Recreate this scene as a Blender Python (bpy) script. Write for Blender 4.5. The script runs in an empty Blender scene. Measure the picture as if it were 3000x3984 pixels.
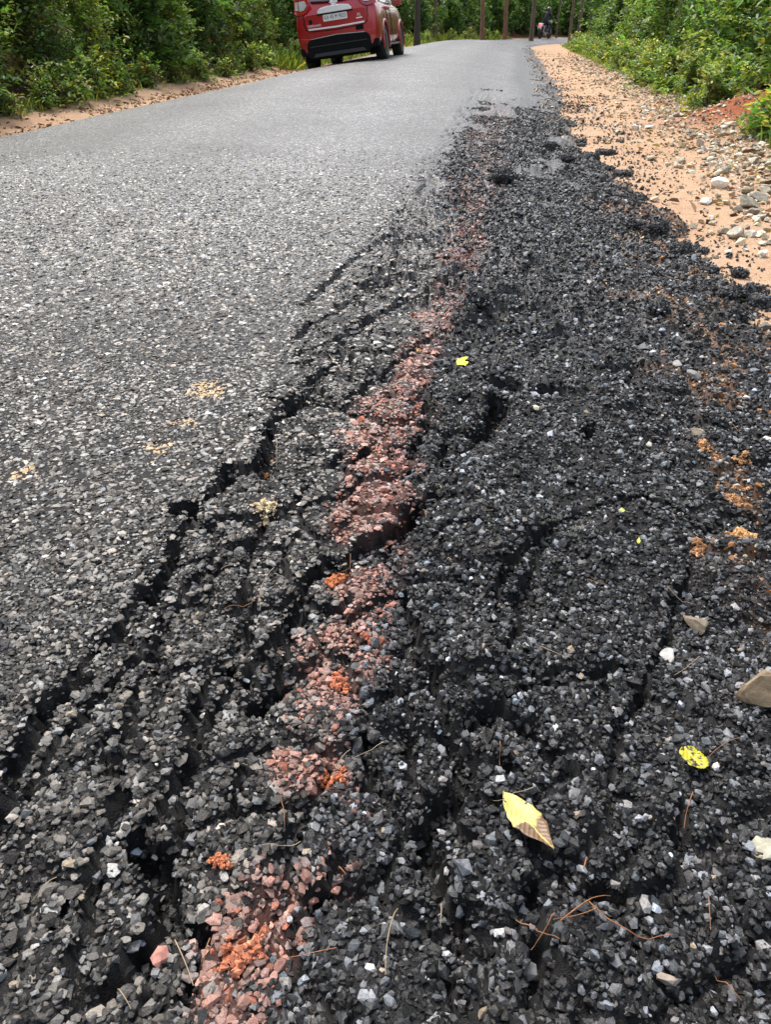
import bpy, bmesh, math
import numpy as np
from mathutils import Vector, Matrix, Quaternion

C = bpy.context.scene.collection
scene = bpy.context.scene
rng = np.random.default_rng(7)
R = math.radians

# ------------------------------------------------------------------ camera
CAM_H, PITCH = 0.9, R(32.3)
cam = bpy.data.cameras.new('camera')
cam.sensor_fit = 'HORIZONTAL'; cam.sensor_width = 36.0; cam.lens = 36.0
cam.clip_start = 0.02; cam.clip_end = 2000
cam_o = bpy.data.objects.new('camera', cam); C.objects.link(cam_o)
cam_o.location = (0, 0, CAM_H); cam_o.rotation_euler = (R(90) - PITCH, 0, 0)
scene.camera = cam_o

# ------------------------------------------------------------------ sky, sun, exposure
SUN_EL, SUN_AZ = R(60), R(-32)          # bright hazy sky, soft light from over the bank on the car side
world = bpy.data.worlds.new('World'); scene.world = world; world.use_nodes = True
wn = world.node_tree; wn.nodes.clear()
sky = wn.nodes.new('ShaderNodeTexSky'); sky.sky_type = 'NISHITA'; sky.sun_disc = False
sky.sun_elevation = SUN_EL; sky.sun_rotation = SUN_AZ
sky.air_density = 1.2; sky.dust_density = 4.0; sky.ozone_density = 1.0
hsv = wn.nodes.new('ShaderNodeHueSaturation'); hsv.inputs['Saturation'].default_value = 0.55
bg = wn.nodes.new('ShaderNodeBackground'); bg.inputs['Strength'].default_value = 0.15
wo = wn.nodes.new('ShaderNodeOutputWorld')
wn.links.new(sky.outputs['Color'], hsv.inputs['Color']); wn.links.new(hsv.outputs['Color'], bg.inputs['Color'])
wn.links.new(bg.outputs['Background'], wo.inputs['Surface'])
sl = bpy.data.lights.new('sun', 'SUN'); sl.energy = 1.5; sl.angle = R(14); sl.color = (1.0, 0.95, 0.87)
so = bpy.data.objects.new('sun', sl); C.objects.link(so)
sd = Vector((math.sin(SUN_AZ) * math.cos(SUN_EL), math.cos(SUN_AZ) * math.cos(SUN_EL), math.sin(SUN_EL)))
so.rotation_euler = (-sd).to_track_quat('-Z', 'Y').to_euler(); so.location = sd * 60
vs = scene.view_settings
vs.view_transform = 'Standard'; vs.look = 'None'; vs.gamma = 1.0; vs.use_curve_mapping = False
vs.exposure = 1.1
scene.cycles.max_bounces = 6; scene.cycles.diffuse_bounces = 3; scene.cycles.glossy_bounces = 2
scene.cycles.transmission_bounces = 4; scene.cycles.transparent_max_bounces = 8

# ------------------------------------------------------------------ the place: road frame
PHI = math.atan(0.142)
O = np.array([-0.174, 0.423]); D = np.array([math.sin(PHI), math.cos(PHI)]); N = np.array([math.cos(PHI), -math.sin(PHI)])
S0, RAD = 42.0, 36.0                    # the road runs straight, then bends to the right
def road_xy(s, t):
    s = np.asarray(s, float); t = np.asarray(t, float)
    d = np.clip(s - S0, 0, None); th = d / RAD; st = np.minimum(s, S0)
    px = O[0] + st*D[0] + RAD*(np.sin(th)*D[0] + (1-np.cos(th))*N[0])
    py = O[1] + st*D[1] + RAD*(np.sin(th)*D[1] + (1-np.cos(th))*N[1])
    nx = np.cos(th)*N[0] - np.sin(th)*D[0]; ny = np.cos(th)*N[1] - np.sin(th)*D[1]
    return px + t*nx, py + t*ny
def road_st(x, y):
    dx = np.asarray(x, float) - O[0]; dy = np.asarray(y, float) - O[1]
    s = dx*D[0] + dy*D[1]; t = dx*N[0] + dy*N[1]
    cs = s - S0; ct = t - RAD
    th = np.arctan2(cs, -ct); rr = np.hypot(cs, ct)
    far = cs > 0
    return np.where(far, S0 + th*RAD, s), np.where(far, RAD - rr, t)
def road_heading(s):                    # angle of the road from +Y, clockwise
    return PHI + max(0.0, s - S0)/RAD
SP, CP = math.sin(PITCH), math.cos(PITCH)
def at(px, py, z=0.0):                  # survey helper: sighting -> point on the level z (metres)
    u = (np.asarray(px, float) - 1500)/3000; v = (1992 - np.asarray(py, float))/3000
    k = (CAM_H - z)/(SP - v*CP)
    return u*k, (CP + v*SP)*k
def atd(px, py):                        # the same from coordinates of the 1666 px wide view
    return at(np.asarray(px, float)*1.8007, np.asarray(py, float)*1.8007)

# ------------------------------------------------------------------ noise
def sm(a, b, x):
    x = np.clip((x - a)/(b - a), 0, 1); return x*x*(3 - 2*x)
def hsh(ix, iy, k):
    v = np.sin(ix*127.1 + iy*311.7 + k*74.7)*43758.5453
    return v - np.floor(v)
def vn(x, y, k=0):
    ix = np.floor(x); iy = np.floor(y); fx = x - ix; fy = y - iy
    fx = fx*fx*(3-2*fx); fy = fy*fy*(3-2*fy)
    a = hsh(ix, iy, k); b = hsh(ix+1, iy, k); c = hsh(ix, iy+1, k); d = hsh(ix+1, iy+1, k)
    return (a*(1-fx)+b*fx)*(1-fy) + (c*(1-fx)+d*fx)*fy
def fbm(x, y, k=0, o=4):
    v = 0; a = 0.5; tot = 0
    for i in range(o):
        v = v + a*vn(x*2**i + 17.3*i, y*2**i - 9.1*i, k+i); tot += a; a *= 0.5
    return v/tot
def worley(x, y, k=0):
    ix = np.floor(x); iy = np.floor(y)
    f1 = np.full(np.shape(x), 9.0); f2 = np.full(np.shape(x), 9.0); idv = np.zeros(np.shape(x))
    for a in (-1, 0, 1):
        for b in (-1, 0, 1):
            cx = ix+a; cy = iy+b
            d = np.hypot(cx + hsh(cx, cy, k) - x, cy + hsh(cx, cy, k+5) - y)
            nid = hsh(cx, cy, k+9)
            closer = d < f1
            f2 = np.where(closer, f1, np.minimum(f2, d)); idv = np.where(closer, nid, idv); f1 = np.where(closer, d, f1)
    return f1, f2, idv

# ------------------------------------------------------------------ mesh helpers
def mesh_np(name, V, F, attrs=None, smooth=False, mats=None, mi=None):
    """V (n,3), F (m,3|4) arrays -> mesh; attrs {name: (n,4)}"""
    V = np.asarray(V, np.float32); F = np.asarray(F, np.int32); k = F.shape[1]
    me = bpy.data.meshes.new(name)
    me.vertices.add(len(V)); me.vertices.foreach_set('co', V.ravel())
    me.loops.add(F.size); me.loops.foreach_set('vertex_index', F.ravel())
    me.polygons.add(len(F)); me.polygons.foreach_set('loop_start', np.arange(0, F.size, k, dtype=np.int32))
    if mi is not None: me.polygons.foreach_set('material_index', np.asarray(mi, np.int32))
    me.update(calc_edges=True)
    me.polygons.foreach_set('use_smooth', np.full(len(F), smooth, dtype=bool))
    for an, av in (attrs or {}).items():
        a = me.attributes.new(an, 'FLOAT_COLOR', 'POINT'); a.data.foreach_set('color', np.asarray(av, np.float32).ravel())
    for m in (mats or []): me.materials.append(m)
    return me
def link(name, me, parent=None, **props):
    o = bpy.data.objects.new(name, me); C.objects.link(o)
    if parent is not None: o.parent = parent
    for k, v in props.items():
        if v is not None: o[k] = v
    return o
def empty(name, loc=(0, 0, 0), **props):
    o = bpy.data.objects.new(name, None); C.objects.link(o); o.location = loc; o.empty_display_size = 0.1
    for k, v in props.items():
        if v is not None: o[k] = v
    return o
def bm_obj(name, bm, mats, parent=None, smooth=False, **props):
    me = bpy.data.meshes.new(name); bm.to_mesh(me); bm.free()
    for m in (mats if isinstance(mats, (list, tuple)) else [mats]): me.materials.append(m)
    if smooth: me.polygons.foreach_set('use_smooth', np.ones(len(me.polygons), dtype=bool))
    return link(name, me, parent, **props)
def grid_faces(nr, nc):
    i = np.arange(nr-1)[:, None]*nc + np.arange(nc-1)[None, :]
    return np.stack([i, i+1, i+nc+1, i+nc], -1).reshape(-1, 4)
def rand_rot(n, r=rng):
    q = r.normal(size=(n, 4)); q /= np.linalg.norm(q, axis=1)[:, None]
    w, x, y, z = q.T
    return np.stack([1-2*(y*y+z*z), 2*(x*y-z*w), 2*(x*z+y*w), 2*(x*y+z*w), 1-2*(x*x+z*z), 2*(y*z-x*w),
                     2*(x*z-y*w), 2*(y*z+x*w), 1-2*(x*x+y*y)], -1).reshape(n, 3, 3)
def rotz(a):
    c, s = np.cos(a), np.sin(a); z = np.zeros_like(a); o = np.ones_like(a)
    return np.stack([c, -s, z, s, c, z, z, z, o], -1).reshape(-1, 3, 3)
def tilt(ax, ay):
    cx, sx, cy, sy = np.cos(ax), np.sin(ax), np.cos(ay), np.sin(ay); z = np.zeros_like(ax); o = np.ones_like(ax)
    A = np.stack([o, z, z, z, cx, -sx, z, sx, cx], -1).reshape(-1, 3, 3)
    B = np.stack([cy, z, sy, z, o, z, -sy, z, cy], -1).reshape(-1, 3, 3)
    return A @ B
def hull(npts, r, flat=0.75):
    """an angular crushed stone: convex hull of scattered points, unit size"""
    i = np.arange(npts) + .5; ph = np.arccos(1 - 2*i/npts); th = i*2.39996 + r.uniform(0, 6.28)
    p = np.stack([np.cos(th)*np.sin(ph), np.sin(th)*np.sin(ph), np.cos(ph)], 1) @ np.linalg.qr(r.normal(size=(3, 3)))[0] + r.normal(0, .24, (npts, 3))
    p /= np.linalg.norm(p, axis=1)[:, None]; p *= r.uniform(0.86, 1.08, size=(npts, 1))
    p *= np.array([1.0, r.uniform(0.62, 0.9), flat*r.uniform(0.7, 1.0)])*0.5
    bm = bmesh.new()
    for q in p: bm.verts.new(q)
    res = bmesh.ops.convex_hull(bm, input=bm.verts)
    bmesh.ops.delete(bm, geom=[e for e in bm.verts if not e.link_faces], context='VERTS')
    bmesh.ops.triangulate(bm, faces=bm.faces); bmesh.ops.recalc_face_normals(bm, faces=bm.faces)
    bm.verts.index_update()
    V = np.array([v.co[:] for v in bm.verts]); F = np.array([[v.index for v in f.verts] for f in bm.faces]); bm.free()
    return V, F
HULLS = [hull(n, rng) for n in [12]*14]            # near stones
HULLS_LO = [hull(n, rng) for n in [8]*8]           # farther stones
def many(hulls, pos, size, rot, col=None, rnd=rng):
    """joins many stones into V, F, colour arrays"""
    n = len(pos); var = rnd.integers(0, len(hulls), n); Vs, Fs, Cs = [], [], []; off = 0
    for k, (hv, hf) in enumerate(hulls):
        idx = np.where(var == k)[0]
        if not len(idx): continue
        p = np.einsum('nij,vnj->nvi' if False else 'nij,nvj->nvi', rot[idx], hv[None]*size[idx][:, None, :] if size.ndim == 2 else hv[None]*size[idx][:, None, None])
        p = p + pos[idx][:, None, :]
        Vs.append(p.reshape(-1, 3)); m = len(hv)
        Fs.append((hf[None] + (off + np.arange(len(idx))*m)[:, None, None]).reshape(-1, 3)); off += len(idx)*m
        if col is not None: Cs.append(np.repeat(col[idx], m, axis=0))
    return np.concatenate(Vs), np.concatenate(Fs), (np.concatenate(Cs) if col is not None else None)

# ------------------------------------------------------------------ materials
def mat(name):
    m = bpy.data.materials.new(name); m.use_nodes = True; nt = m.node_tree
    b = nt.nodes['Principled BSDF']
    return m, nt, b
def nd(nt, typ, **kw):
    n = nt.nodes.new(typ)
    for k, v in kw.items():
        if hasattr(n, k): setattr(n, k, v)
    return n
def lk(nt, a, b): nt.links.new(a, b)
def noise(nt, scale, detail=4, rough=0.6, coord=None):
    n = nt.nodes.new('ShaderNodeTexNoise'); n.inputs['Scale'].default_value = scale
    n.inputs['Detail'].default_value = detail; n.inputs['Roughness'].default_value = rough
    if coord is not None: lk(nt, coord, n.inputs['Vector'])
    return n
def maprange(nt, src, a, b, c, d):
    n = nt.nodes.new('ShaderNodeMapRange')
    for i, v in zip(('From Min', 'From Max', 'To Min', 'To Max'), (a, b, c, d)): n.inputs[i].default_value = v
    lk(nt, src, n.inputs['Value']); return n.outputs['Result']
def mix(nt, fac, a, b, typ='MIX'):
    n = nt.nodes.new('ShaderNodeMix'); n.data_type = 'RGBA'; n.blend_type = typ; n.clamp_factor = True
    for s, v in ((n.inputs[0], fac), (n.inputs[6], a), (n.inputs[7], b)):
        if hasattr(v, 'is_linked') or isinstance(v, bpy.types.NodeSocket): lk(nt, v, s)
        elif isinstance(v, (int, float)): s.default_value = v if s == n.inputs[0] else (v, v, v, 1)
        else: s.default_value = (*v, 1)
    return n.outputs[2]
def bump(nt, h, strength, dist, b):
    n = nt.nodes.new('ShaderNodeBump'); n.inputs['Strength'].default_value = strength; n.inputs['Distance'].default_value = dist
    lk(nt, h, n.inputs['Height']); lk(nt, n.outputs['Normal'], b.inputs['Normal']); return n
def plain(name, col, rough=0.5, metal=0.0, grain=0.0, gscale=30, bstr=0.0, coat=0.0, spec=0.5, emis=None):
    m, nt, b = mat(name)
    b.inputs['Roughness'].default_value = rough; b.inputs['Metallic'].default_value = metal
    b.inputs['Coat Weight'].default_value = coat; b.inputs['Specular IOR Level'].default_value = spec
    b.inputs['Base Color'].default_value = (*col, 1)
    tc = nd(nt, 'ShaderNodeTexCoord')
    if grain:
        n = noise(nt, gscale, 5, 0.65, tc.outputs['Object'])
        lo = tuple(c*(1-grain) for c in col); hi = tuple(min(1, c*(1+grain)) for c in col)
        lk(nt, mix(nt, maprange(nt, n.outputs['Fac'], 0.3, 0.7, 0, 1), lo, hi), b.inputs['Base Color'])
        if bstr: bump(nt, n.outputs['Fac'], bstr, 0.01, b)
    if emis: b.inputs['Emission Color'].default_value = (*emis[0], 1); b.inputs['Emission Strength'].default_value = emis[1]
    return m
def stone_mat(name, per_object, rough=0.45, nscale=260, bstr=0.35, dirt=False):
    m, nt, b = mat(name)
    geo = nd(nt, 'ShaderNodeNewGeometry'); tc = nd(nt, 'ShaderNodeTexCoord')
    if per_object: src = nd(nt, 'ShaderNodeObjectInfo').outputs['Color']
    else:
        a = nd(nt, 'ShaderNodeAttribute'); a.attribute_name = 'col'; src = a.outputs['Color']
    n = noise(nt, nscale, 3, 0.7, geo.outputs['Position'])
    f = maprange(nt, n.outputs['Fac'], 0.3, 0.7, 0.6, 1.35)
    mm = nd(nt, 'ShaderNodeMix'); mm.data_type = 'RGBA'; mm.blend_type = 'MULTIPLY'; mm.inputs[0].default_value = 1
    lk(nt, src, mm.inputs[6]); lk(nt, f, mm.inputs[7])
    out_c = mm.outputs[2]
    if dirt:                              # grime and fines rubbed over the stones in patches
        g1 = noise(nt, 9, 4, .65, geo.outputs['Position']); g2 = noise(nt, 150, 2, .6, geo.outputs['Position'])
        gm = nd(nt, 'ShaderNodeMath', operation='MULTIPLY'); lk(nt, maprange(nt, g1.outputs['Fac'], .38, .68, 0, 1), gm.inputs[0]); lk(nt, maprange(nt, g2.outputs['Fac'], .4, .6, .05, .42), gm.inputs[1])
        out_c = mix(nt, gm.outputs[0], out_c, (.050, .042, .034))
    lk(nt, out_c, b.inputs['Base Color'])
    b.inputs['Specular IOR Level'].default_value = .28 if dirt else .5
    b.inputs['Roughness'].default_value = rough
    bump(nt, n.outputs['Fac'], bstr, 0.003, b)
    return m
# ------------------------------------------------------------------ shape of the ground
def CR(off, sc, pts, w, d):             # a crack: sighted points -> road frame
    p = np.array(pts, float)/sc + np.array(off, float)
    x, y = at(p[:, 0], p[:, 1]); 
    if sc == 1.1107 and off[0] >= 1500: d *= .85; w *= .9
    return np.stack([x, y], 1), w, d
L7 = ((0, 2600), 1.1107); L8 = ((1500, 2600), 1.1107); L6 = ((600, 1200), 1.3825); L5 = ((1400, 300), 1.666)
L9 = ((1500, 1000), 1.666); LD = ((0, 0), 0.55533); LC = ((0, -114.2), 0.19268)
CRACKS = [CR(*a) for a in [
    (*LC, [(-20,700),(5,650),(30,600),(60,545),(100,500),(128,460),(150,410),(188,388),(205,360),(216,335),(240,312),(268,296)], .013, .035),
    (*LC, [(108,790),(122,715),(127,690),(150,602),(170,560),(202,520),(242,452),(290,430),(312,410),(330,400)], .014, .04),
    (*LC, [(20,642),(52,600),(78,560),(112,520),(128,496)], .011, .03),
    (*LC, [(60,790),(72,700),(92,640),(106,560),(132,500),(150,470),(190,440),(232,392),(262,372)], .012, .03),
    (*LC, [(352,660),(332,640),(345,600),(375,560),(420,530),(470,520)], .013, .03),
    (*LC, [(350,622),(330,560),(310,490),(300,470)], .013, .03), (*LC, [(375,470),(392,440),(432,402),(482,396),(540,410)], .015, .03),
    (*LC, [(228,262),(258,232),(290,206),(332,214)], .022, .04), (*LC, [(222,300),(250,290),(290,262),(330,240),(352,226)], .02, .04), (*LC, [(262,330),(300,300),(318,282),(352,276)], .018, .035),
    (*LC, [(282,240),(306,236),(330,226)], .018, .035), (*LC, [(296,256),(318,252),(345,240)], .018, .035), (*LC, [(450,620),(470,560),(500,500),(520,440)], .014, .028), (*LC, [(400,790),(410,720),(390,690)], .012, .03),
    (*L6, [(1080,30),(900,140),(820,180),(770,240)], .018, .03),
    (*L6, [(900,510),(830,550),(740,590),(700,650),(640,720),(600,900),(580,970)], .024, .05),
    (*L6, [(580,960),(400,960),(340,1080),(290,1130),(190,1160),(130,1200)], .022, .05),
    (*L6, [(130,1370),(120,1480),(60,1580),(-60,1640)], .024, .05),
    (*L6, [(1390,870),(1300,830),(1200,850),(1060,920)], .016, .04),
    (*L6, [(1440,1130),(1370,1225),(1290,1290),(1100,1390),(1000,1480),(920,1490)], .026, .06),
    (*L6, [(1060,1600),(1000,1690),(860,1680)], .016, .03),
    (*L6, [(1050,1700),(740,1720),(720,1900),(690,2030),(640,2080),(570,2200)], .018, .05),
    (*L6, [(560,1250),(580,1320),(540,1380),(470,1650),(530,1800),(520,1930)], .015, .035),
    (*L6, [(720,1700),(690,1900),(640,2000)], .015, .03),
    (*L7, [(1260,0),(1200,110),(1130,170),(1090,230)], .018, .05),
    (*L7, [(1010,30),(960,70),(870,230),(850,350),(870,430),(800,500),(750,600),(700,700),(620,800)], .017, .04),
    (*L7, [(640,870),(700,920),(720,1050),(740,1150)], .030, .065),
    (*L7, [(660,1180),(600,1290),(560,1370),(510,1420),(430,1510)], .017, .055),
    (*L7, [(400,130),(300,230),(200,270),(180,340),(130,440),(60,520),(80,620),(50,750),(-30,860)], .018, .045),
    (*L7, [(620,160),(620,250),(560,330),(500,390),(510,560)], .013, .03),
    (*L7, [(310,1080),(290,1150),(240,1200)], .010, .03),
    (*L7, [(1090,480),(1060,560),(1010,700)], .012, .035),
    (*L7, [(880,1200),(860,1350),(850,1537)], .011, .035),
    (*L7, [(1560,280),(1580,450),(1570,560)], .016, .03),
    (*L7, [(1500,870),(1430,950),(1300,1200)], .014, .03),
    (*L8, [(560,520),(400,440),(380,540),(200,620),(130,700),(170,860),(230,970),(320,1110),(330,1200)], .024, .045),
    (*L8, [(740,860),(760,950),(860,1010),(1000,1020),(1160,1000),(1220,900),(1260,800),(1300,700),(1320,560)], .018, .03),
    (*L8, [(280,1350),(290,1537)], .013, .035),
    (*L8, [(820,480),(760,530)], .022, .035),
    (*L5, [(940,250),(1000,215),(1040,240)], .03, .03),
    (*L5, [(870,480),(1000,440),(1120,480),(1260,490)], .035, .05),
    (*L5, [(810,750),(700,810),(600,860)], .03, .04),
    (*L5, [(230,1090),(340,1080),(450,1070)], .035, .05),
    (*L5, [(240,1120),(240,1200),(240,1330),(100,1400),(0,1440)], .022, .045),
    (*L5, [(760,950),(900,920),(1060,960),(1180,1000)], .035, .045),
    (*L5, [(530,1400),(640,1370),(760,1360)], .025, .04),
    (*L5, [(780,1420),(900,1400),(1040,1380)], .030, .06),
    (*L5, [(880,1560),(1000,1590),(1120,1540),(1230,1450)], .035, .06),
    (*L5, [(430,1520),(520,1560),(600,1590)], .018, .03),
    (*L9, [(380,1290),(340,1430),(420,1500)], .015, .03),
    (*L9, [(560,1160),(640,1150),(700,1060),(720,960)], .042, .055),
    (*L9, [(640,850),(800,850),(1000,900),(1100,860)], .05, .055),
    (*L9, [(720,250),(800,230),(900,240)], .045, .05), (*L9, [(850,380),(960,350),(1040,300)], .05, .06), (*L9, [(1480,700),(1600,700),(1700,740)], .04, .04),
    (*L9, [(1290,1180),(1330,1100),(1450,1060),(1600,1100)], .022, .04),
    (*L9, [(160,1480),(170,1300),(270,1180),(280,900)], .014, .035),
    (*L9, [(500,1500),(640,1470)], .014, .03),
    (*LD, [(1110,660),(1170,640),(1200,690)], .035, .05),
    (*LD, [(1190,1160),(1130,1280),(1110,1400),(1090,1480)], .016, .025),
    (*LD, [(980,1760),(1010,1640),(1060,1560),(1200,1650)], .018, .03),
    (*LD, [(860,1480),(900,1560),(890,1700)], .014, .03)]]
def crack_field(x, y):
    jx = x + 0.020*(vn(x*22, y*22, 3)-0.5) + 0.012*(vn(x*60, y*60, 4)-0.5)
    jy = y + 0.020*(vn(x*22, y*22, 6)-0.5) + 0.012*(vn(x*60, y*60, 7)-0.5)
    out = np.zeros_like(x)
    for P, w, d in CRACKS:
        x0, y0 = P.min(0) - w*2 - .05; x1, y1 = P.max(0) + w*2 + .05
        sel = (jx > x0) & (jx < x1) & (jy > y0) & (jy < y1)
        if not sel.any(): continue
        qx = jx[sel]; qy = jy[sel]; best = np.full(qx.shape, 9.0)
        for (ax, ay), (bx, by) in zip(P[:-1], P[1:]):
            ex, ey = bx-ax, by-ay; l2 = ex*ex+ey*ey+1e-9
            k = np.clip(((qx-ax)*ex + (qy-ay)*ey)/l2, 0, 1)
            best = np.minimum(best, np.hypot(qx-ax-k*ex, qy-ay-k*ey))
        out[sel] = np.maximum(out[sel], (1.15 + .4*sm(1.2, 2.2, qy))*d*(1 - sm(0.40*w, 0.80*w, best)))
    return out
def disturbed(x, y, s, t):
    edge = t + 0.10*(fbm(x*3, y*3, 21, 3)-0.5)
    return sm(-0.40, -0.27, edge)*(1 - sm(9.0, 15.0, s + 3*(fbm(x, y, 8, 2)-0.5)))
def loosened(x, y, s, t):              # right of the red line the mix lies loose
    e = t + 0.16*(fbm(x*3.5, y*3.5, 23, 3)-0.5)
    return sm(-0.02, 0.13, e + 0.24*sm(2.5, 6, s))*(1 - sm(9.0, 15.0, s + 3*(fbm(x, y, 8, 2)-0.5)))
BUMPS = [(*[float(v) for v in atd(a, b)], r, h) for a, b, r, h in [
    (1050, 690, .10, .05), (960, 600, .09, .03), (1010, 720, .07, .035), (830, 1000, .08, .02), (1040, 1120, .12, .02), (1150, 560, .16, .03),
    (1090, 260, .22, .05), (1140, 320, .3, .04), (1450, 470, .14, .05), (1350, 440, .14, .045), (1220, 480, .16, .03),
    (1560, 590, .10, .04), (1250, 340, .2, .03), (640, 1420, .07, .012), (1020, 1480, .08, .02), (1300, 1850, .10, .015)]]
def crown(s, t):
    A = (0.09 + 0.20*sm(6, 18, s))*(1 - 0.7*sm(40, 54, s))
    q = 1 - ((t+2.0)/2.45)**2; q = np.where(t > -2, .5*(q + np.sqrt(q*q + .06)), q)
    return A*q
def H_road(x, y, s, t, fine=True):
    z = crown(s, t)
    dm = disturbed(x, y, s, t)
    f1, f2, wid = worley(x/0.13 + 0.5*vn(x*9, y*9, 31), y/0.13 + 0.5*vn(x*9, y*9, 33), 2)
    gap = 1 - sm(0.02, 0.22, f2-f1)
    gate = sm(0.38, 0.58, fbm(x*2.3, y*2.3, 40, 3)); lo = loosened(x, y, s, t)
    z = z + dm*((0.016+0.062*lo)*(fbm(x*5.5, y*5.5, 11, 3)-0.5) + 0.016*(wid-0.5) - 0.026*gap*gate + (.003+0.011*lo)*(vn(x*45, y*45, 5)-0.5))
    z = z - dm*0.05*sm(0.15, 1.1, t)
    allig = sm(-.42, -.30, t)*(1 - sm(.02, .16, t))*sm(2.1, 2.7, s)*(1 - sm(4.6, 6.0, s))      # alligator cracking
    z = z - allig*0.016*(1 - sm(0.05, 0.25, f2-f1)) + allig*.010*(wid-.5)
    z = z - 0.10*sm(1.0, 1.5, t + 0.35*(fbm(x*2.2, y*2.2, 50, 3)-0.5) + 0.32*sm(4.0, 8.0, s))
    for bx, by, r, h in BUMPS: z = z + 1.5*h*np.exp(-((x-bx)**2 + (y-by)**2)/(r*r))
    z = z - crack_field(x, y)
    z = z + 0.004*(fbm(x*1.2, y*1.2, 60, 2)-0.5)
    return z
def H_soil(x, y, s, t):
    right = -0.085 + 0.03*sm(1.2, 2.2, t) + 0.10*sm(2.0, 3.2, t) + 0.5*sm(3.2, 7, t)
    left = -0.05 + 0.10*sm(-4.9, -5.6, t) + 1.1*sm(-5.6, -10, t)
    z = np.where(t > -2, right, left)
    z = np.where((t > -4.55) & (t < 0.85), -0.22, z)
    k = sm(0.8, 1.2, t) + sm(-4.6, -4.9, t)
    z = z + k*(0.05*(fbm(x*1.1, y*1.1, 70, 3)-0.5) + 0.022*(fbm(x*8, y*8, 71, 3)-0.5))
    hx, hy = at(2900, 470); z = z + 0.22*np.exp(-((x-hx-0.25)**2 + (y-hy-.3)**2)/0.35)
    return z

# stripe of red dust along the old edge line
STRIPE = np.array([(500,2260,60),(520,2130,62),(590,1930,85),(640,1740,85),(680,1600,55),(715,1440,75),(800,1330,40),(790,1200,55),(830,1060,45),
    (830,940,55),(895,800,26),(960,690,36),(1000,560,26),(1020,430,36),(1042,330,30),(1070,250,22),(1098,180,14),(1125,120,9)], float)
_x, _y = atd(STRIPE[:, 0], STRIPE[:, 1]); _s, _t = road_st(_x, _y)
_x2, _y2 = atd(STRIPE[:, 0] + STRIPE[:, 2], STRIPE[:, 1]); STR_W = np.hypot(_x2-_x, _y2-_y)
o_ = np.argsort(_s); STR_S, STR_T, STR_W = _s[o_], _t[o_], STR_W[o_]
def stripe(x, y, s, t):
    c = np.interp(s, STR_S, STR_T); w = np.interp(s, STR_S, STR_W)
    d = np.abs(t - c)/np.maximum(w, 1e-3)
    patch = fbm(x*9, y*9, 90, 3)
    return (1 - sm(0.8, 1.9, d + 2.2*(patch-0.5)))*sm(0.32, 0.46, fbm(x*5, y*5, 95, 3))*(1 - .8*sm(8, 14, s))*(1 - sm(14, 40, s))
PATCH = [(*[float(v) for v in atd(a, b)], r) for a, b, r in [(455, 885, .055), (405, 960, .03), (350, 1015, .032), (70, 1085, .03), (580, 1138, .03)]]
def dusty(x, y):
    m = np.zeros_like(x)
    for px, py, r in PATCH: m = np.maximum(m, 1 - sm(0.6, 1.2, np.hypot(x-px, y-py)/r + 0.7*(fbm(x*40, y*40, 97, 2)-0.5)))
    return m
def soil_edge(x, y, s, t):              # where soil is mixed into the broken edge
    return sm(0.66, 1.05, t + 0.45*(fbm(x*3.1, y*3.1, 55, 3)-0.5))*sm(0.50, 0.62, fbm(x*7, y*7, 57, 3))

# ------------------------------------------------------------------ road surface
m_road, nt, b = mat('asphalt')
geo = nd(nt, 'ShaderNodeNewGeometry'); P = geo.outputs['Position']
at_ = nd(nt, 'ShaderNodeAttribute'); at_.attribute_name = 'mask'
sep = nd(nt, 'ShaderNodeSeparateColor'); lk(nt, at_.outputs['Color'], sep.inputs[0])
vo = nd(nt, 'ShaderNodeTexVoronoi'); vo.inputs['Scale'].default_value = 62; lk(nt, P, vo.inputs['Vector'])
ve = nd(nt, 'ShaderNodeTexVoronoi', feature='DISTANCE_TO_EDGE'); ve.inputs['Scale'].default_value = 62; lk(nt, P, ve.inputs['Vector'])
sc_ = nd(nt, 'ShaderNodeSeparateColor'); lk(nt, vo.outputs['Color'], sc_.inputs[0])
ramp = nd(nt, 'ShaderNodeValToRGB'); lk(nt, sc_.outputs[0], ramp.inputs[0])
ramp.color_ramp.elements[0].position = 0.1; ramp.color_ramp.elements[0].color = (.030, .031, .034, 1)
ramp.color_ramp.elements[1].position = 1.0; ramp.color_ramp.elements[1].color = (.30, .29, .275, 1)
e_ = ramp.color_ramp.elements.new(0.6); e_.color = (.12, .12, .12, 1)
big = noise(nt, 0.7, 4, 0.6, P); big2 = noise(nt, 6, 3, 0.6, P)
bf = maprange(nt, big.outputs['Fac'], 0.3, 0.7, 0.62, 1.2)
sx_ = nd(nt, 'ShaderNodeSeparateXYZ'); lk(nt, P, sx_.inputs[0])                 # lateral position on the road -> worn wheel tracks
tl = nd(nt, 'ShaderNodeVectorMath', operation='DOT_PRODUCT'); lk(nt, P, tl.inputs[0]); tl.inputs[1].default_value = (float(N[0]), float(N[1]), 0)
wv = nd(nt, 'ShaderNodeMath', operation='SINE'); mm_ = nd(nt, 'ShaderNodeMath', operation='MULTIPLY_ADD'); lk(nt, tl.outputs['Value'], mm_.inputs[0]); mm_.inputs[1].default_value = 4.2; lk(nt, maprange(nt, big.outputs['Fac'], 0, 1, 0, 2.5), mm_.inputs[2]); lk(nt, mm_.outputs[0], wv.inputs[0])
tw = maprange(nt, wv.outputs[0], -1, 1, .82, 1.12)
bfm = nd(nt, 'ShaderNodeMath', operation='MULTIPLY'); lk(nt, bf, bfm.inputs[0]); lk(nt, tw, bfm.inputs[1]); bf = bfm.outputs[0]
spk = noise(nt, 34, 2, .8, P)
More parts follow.
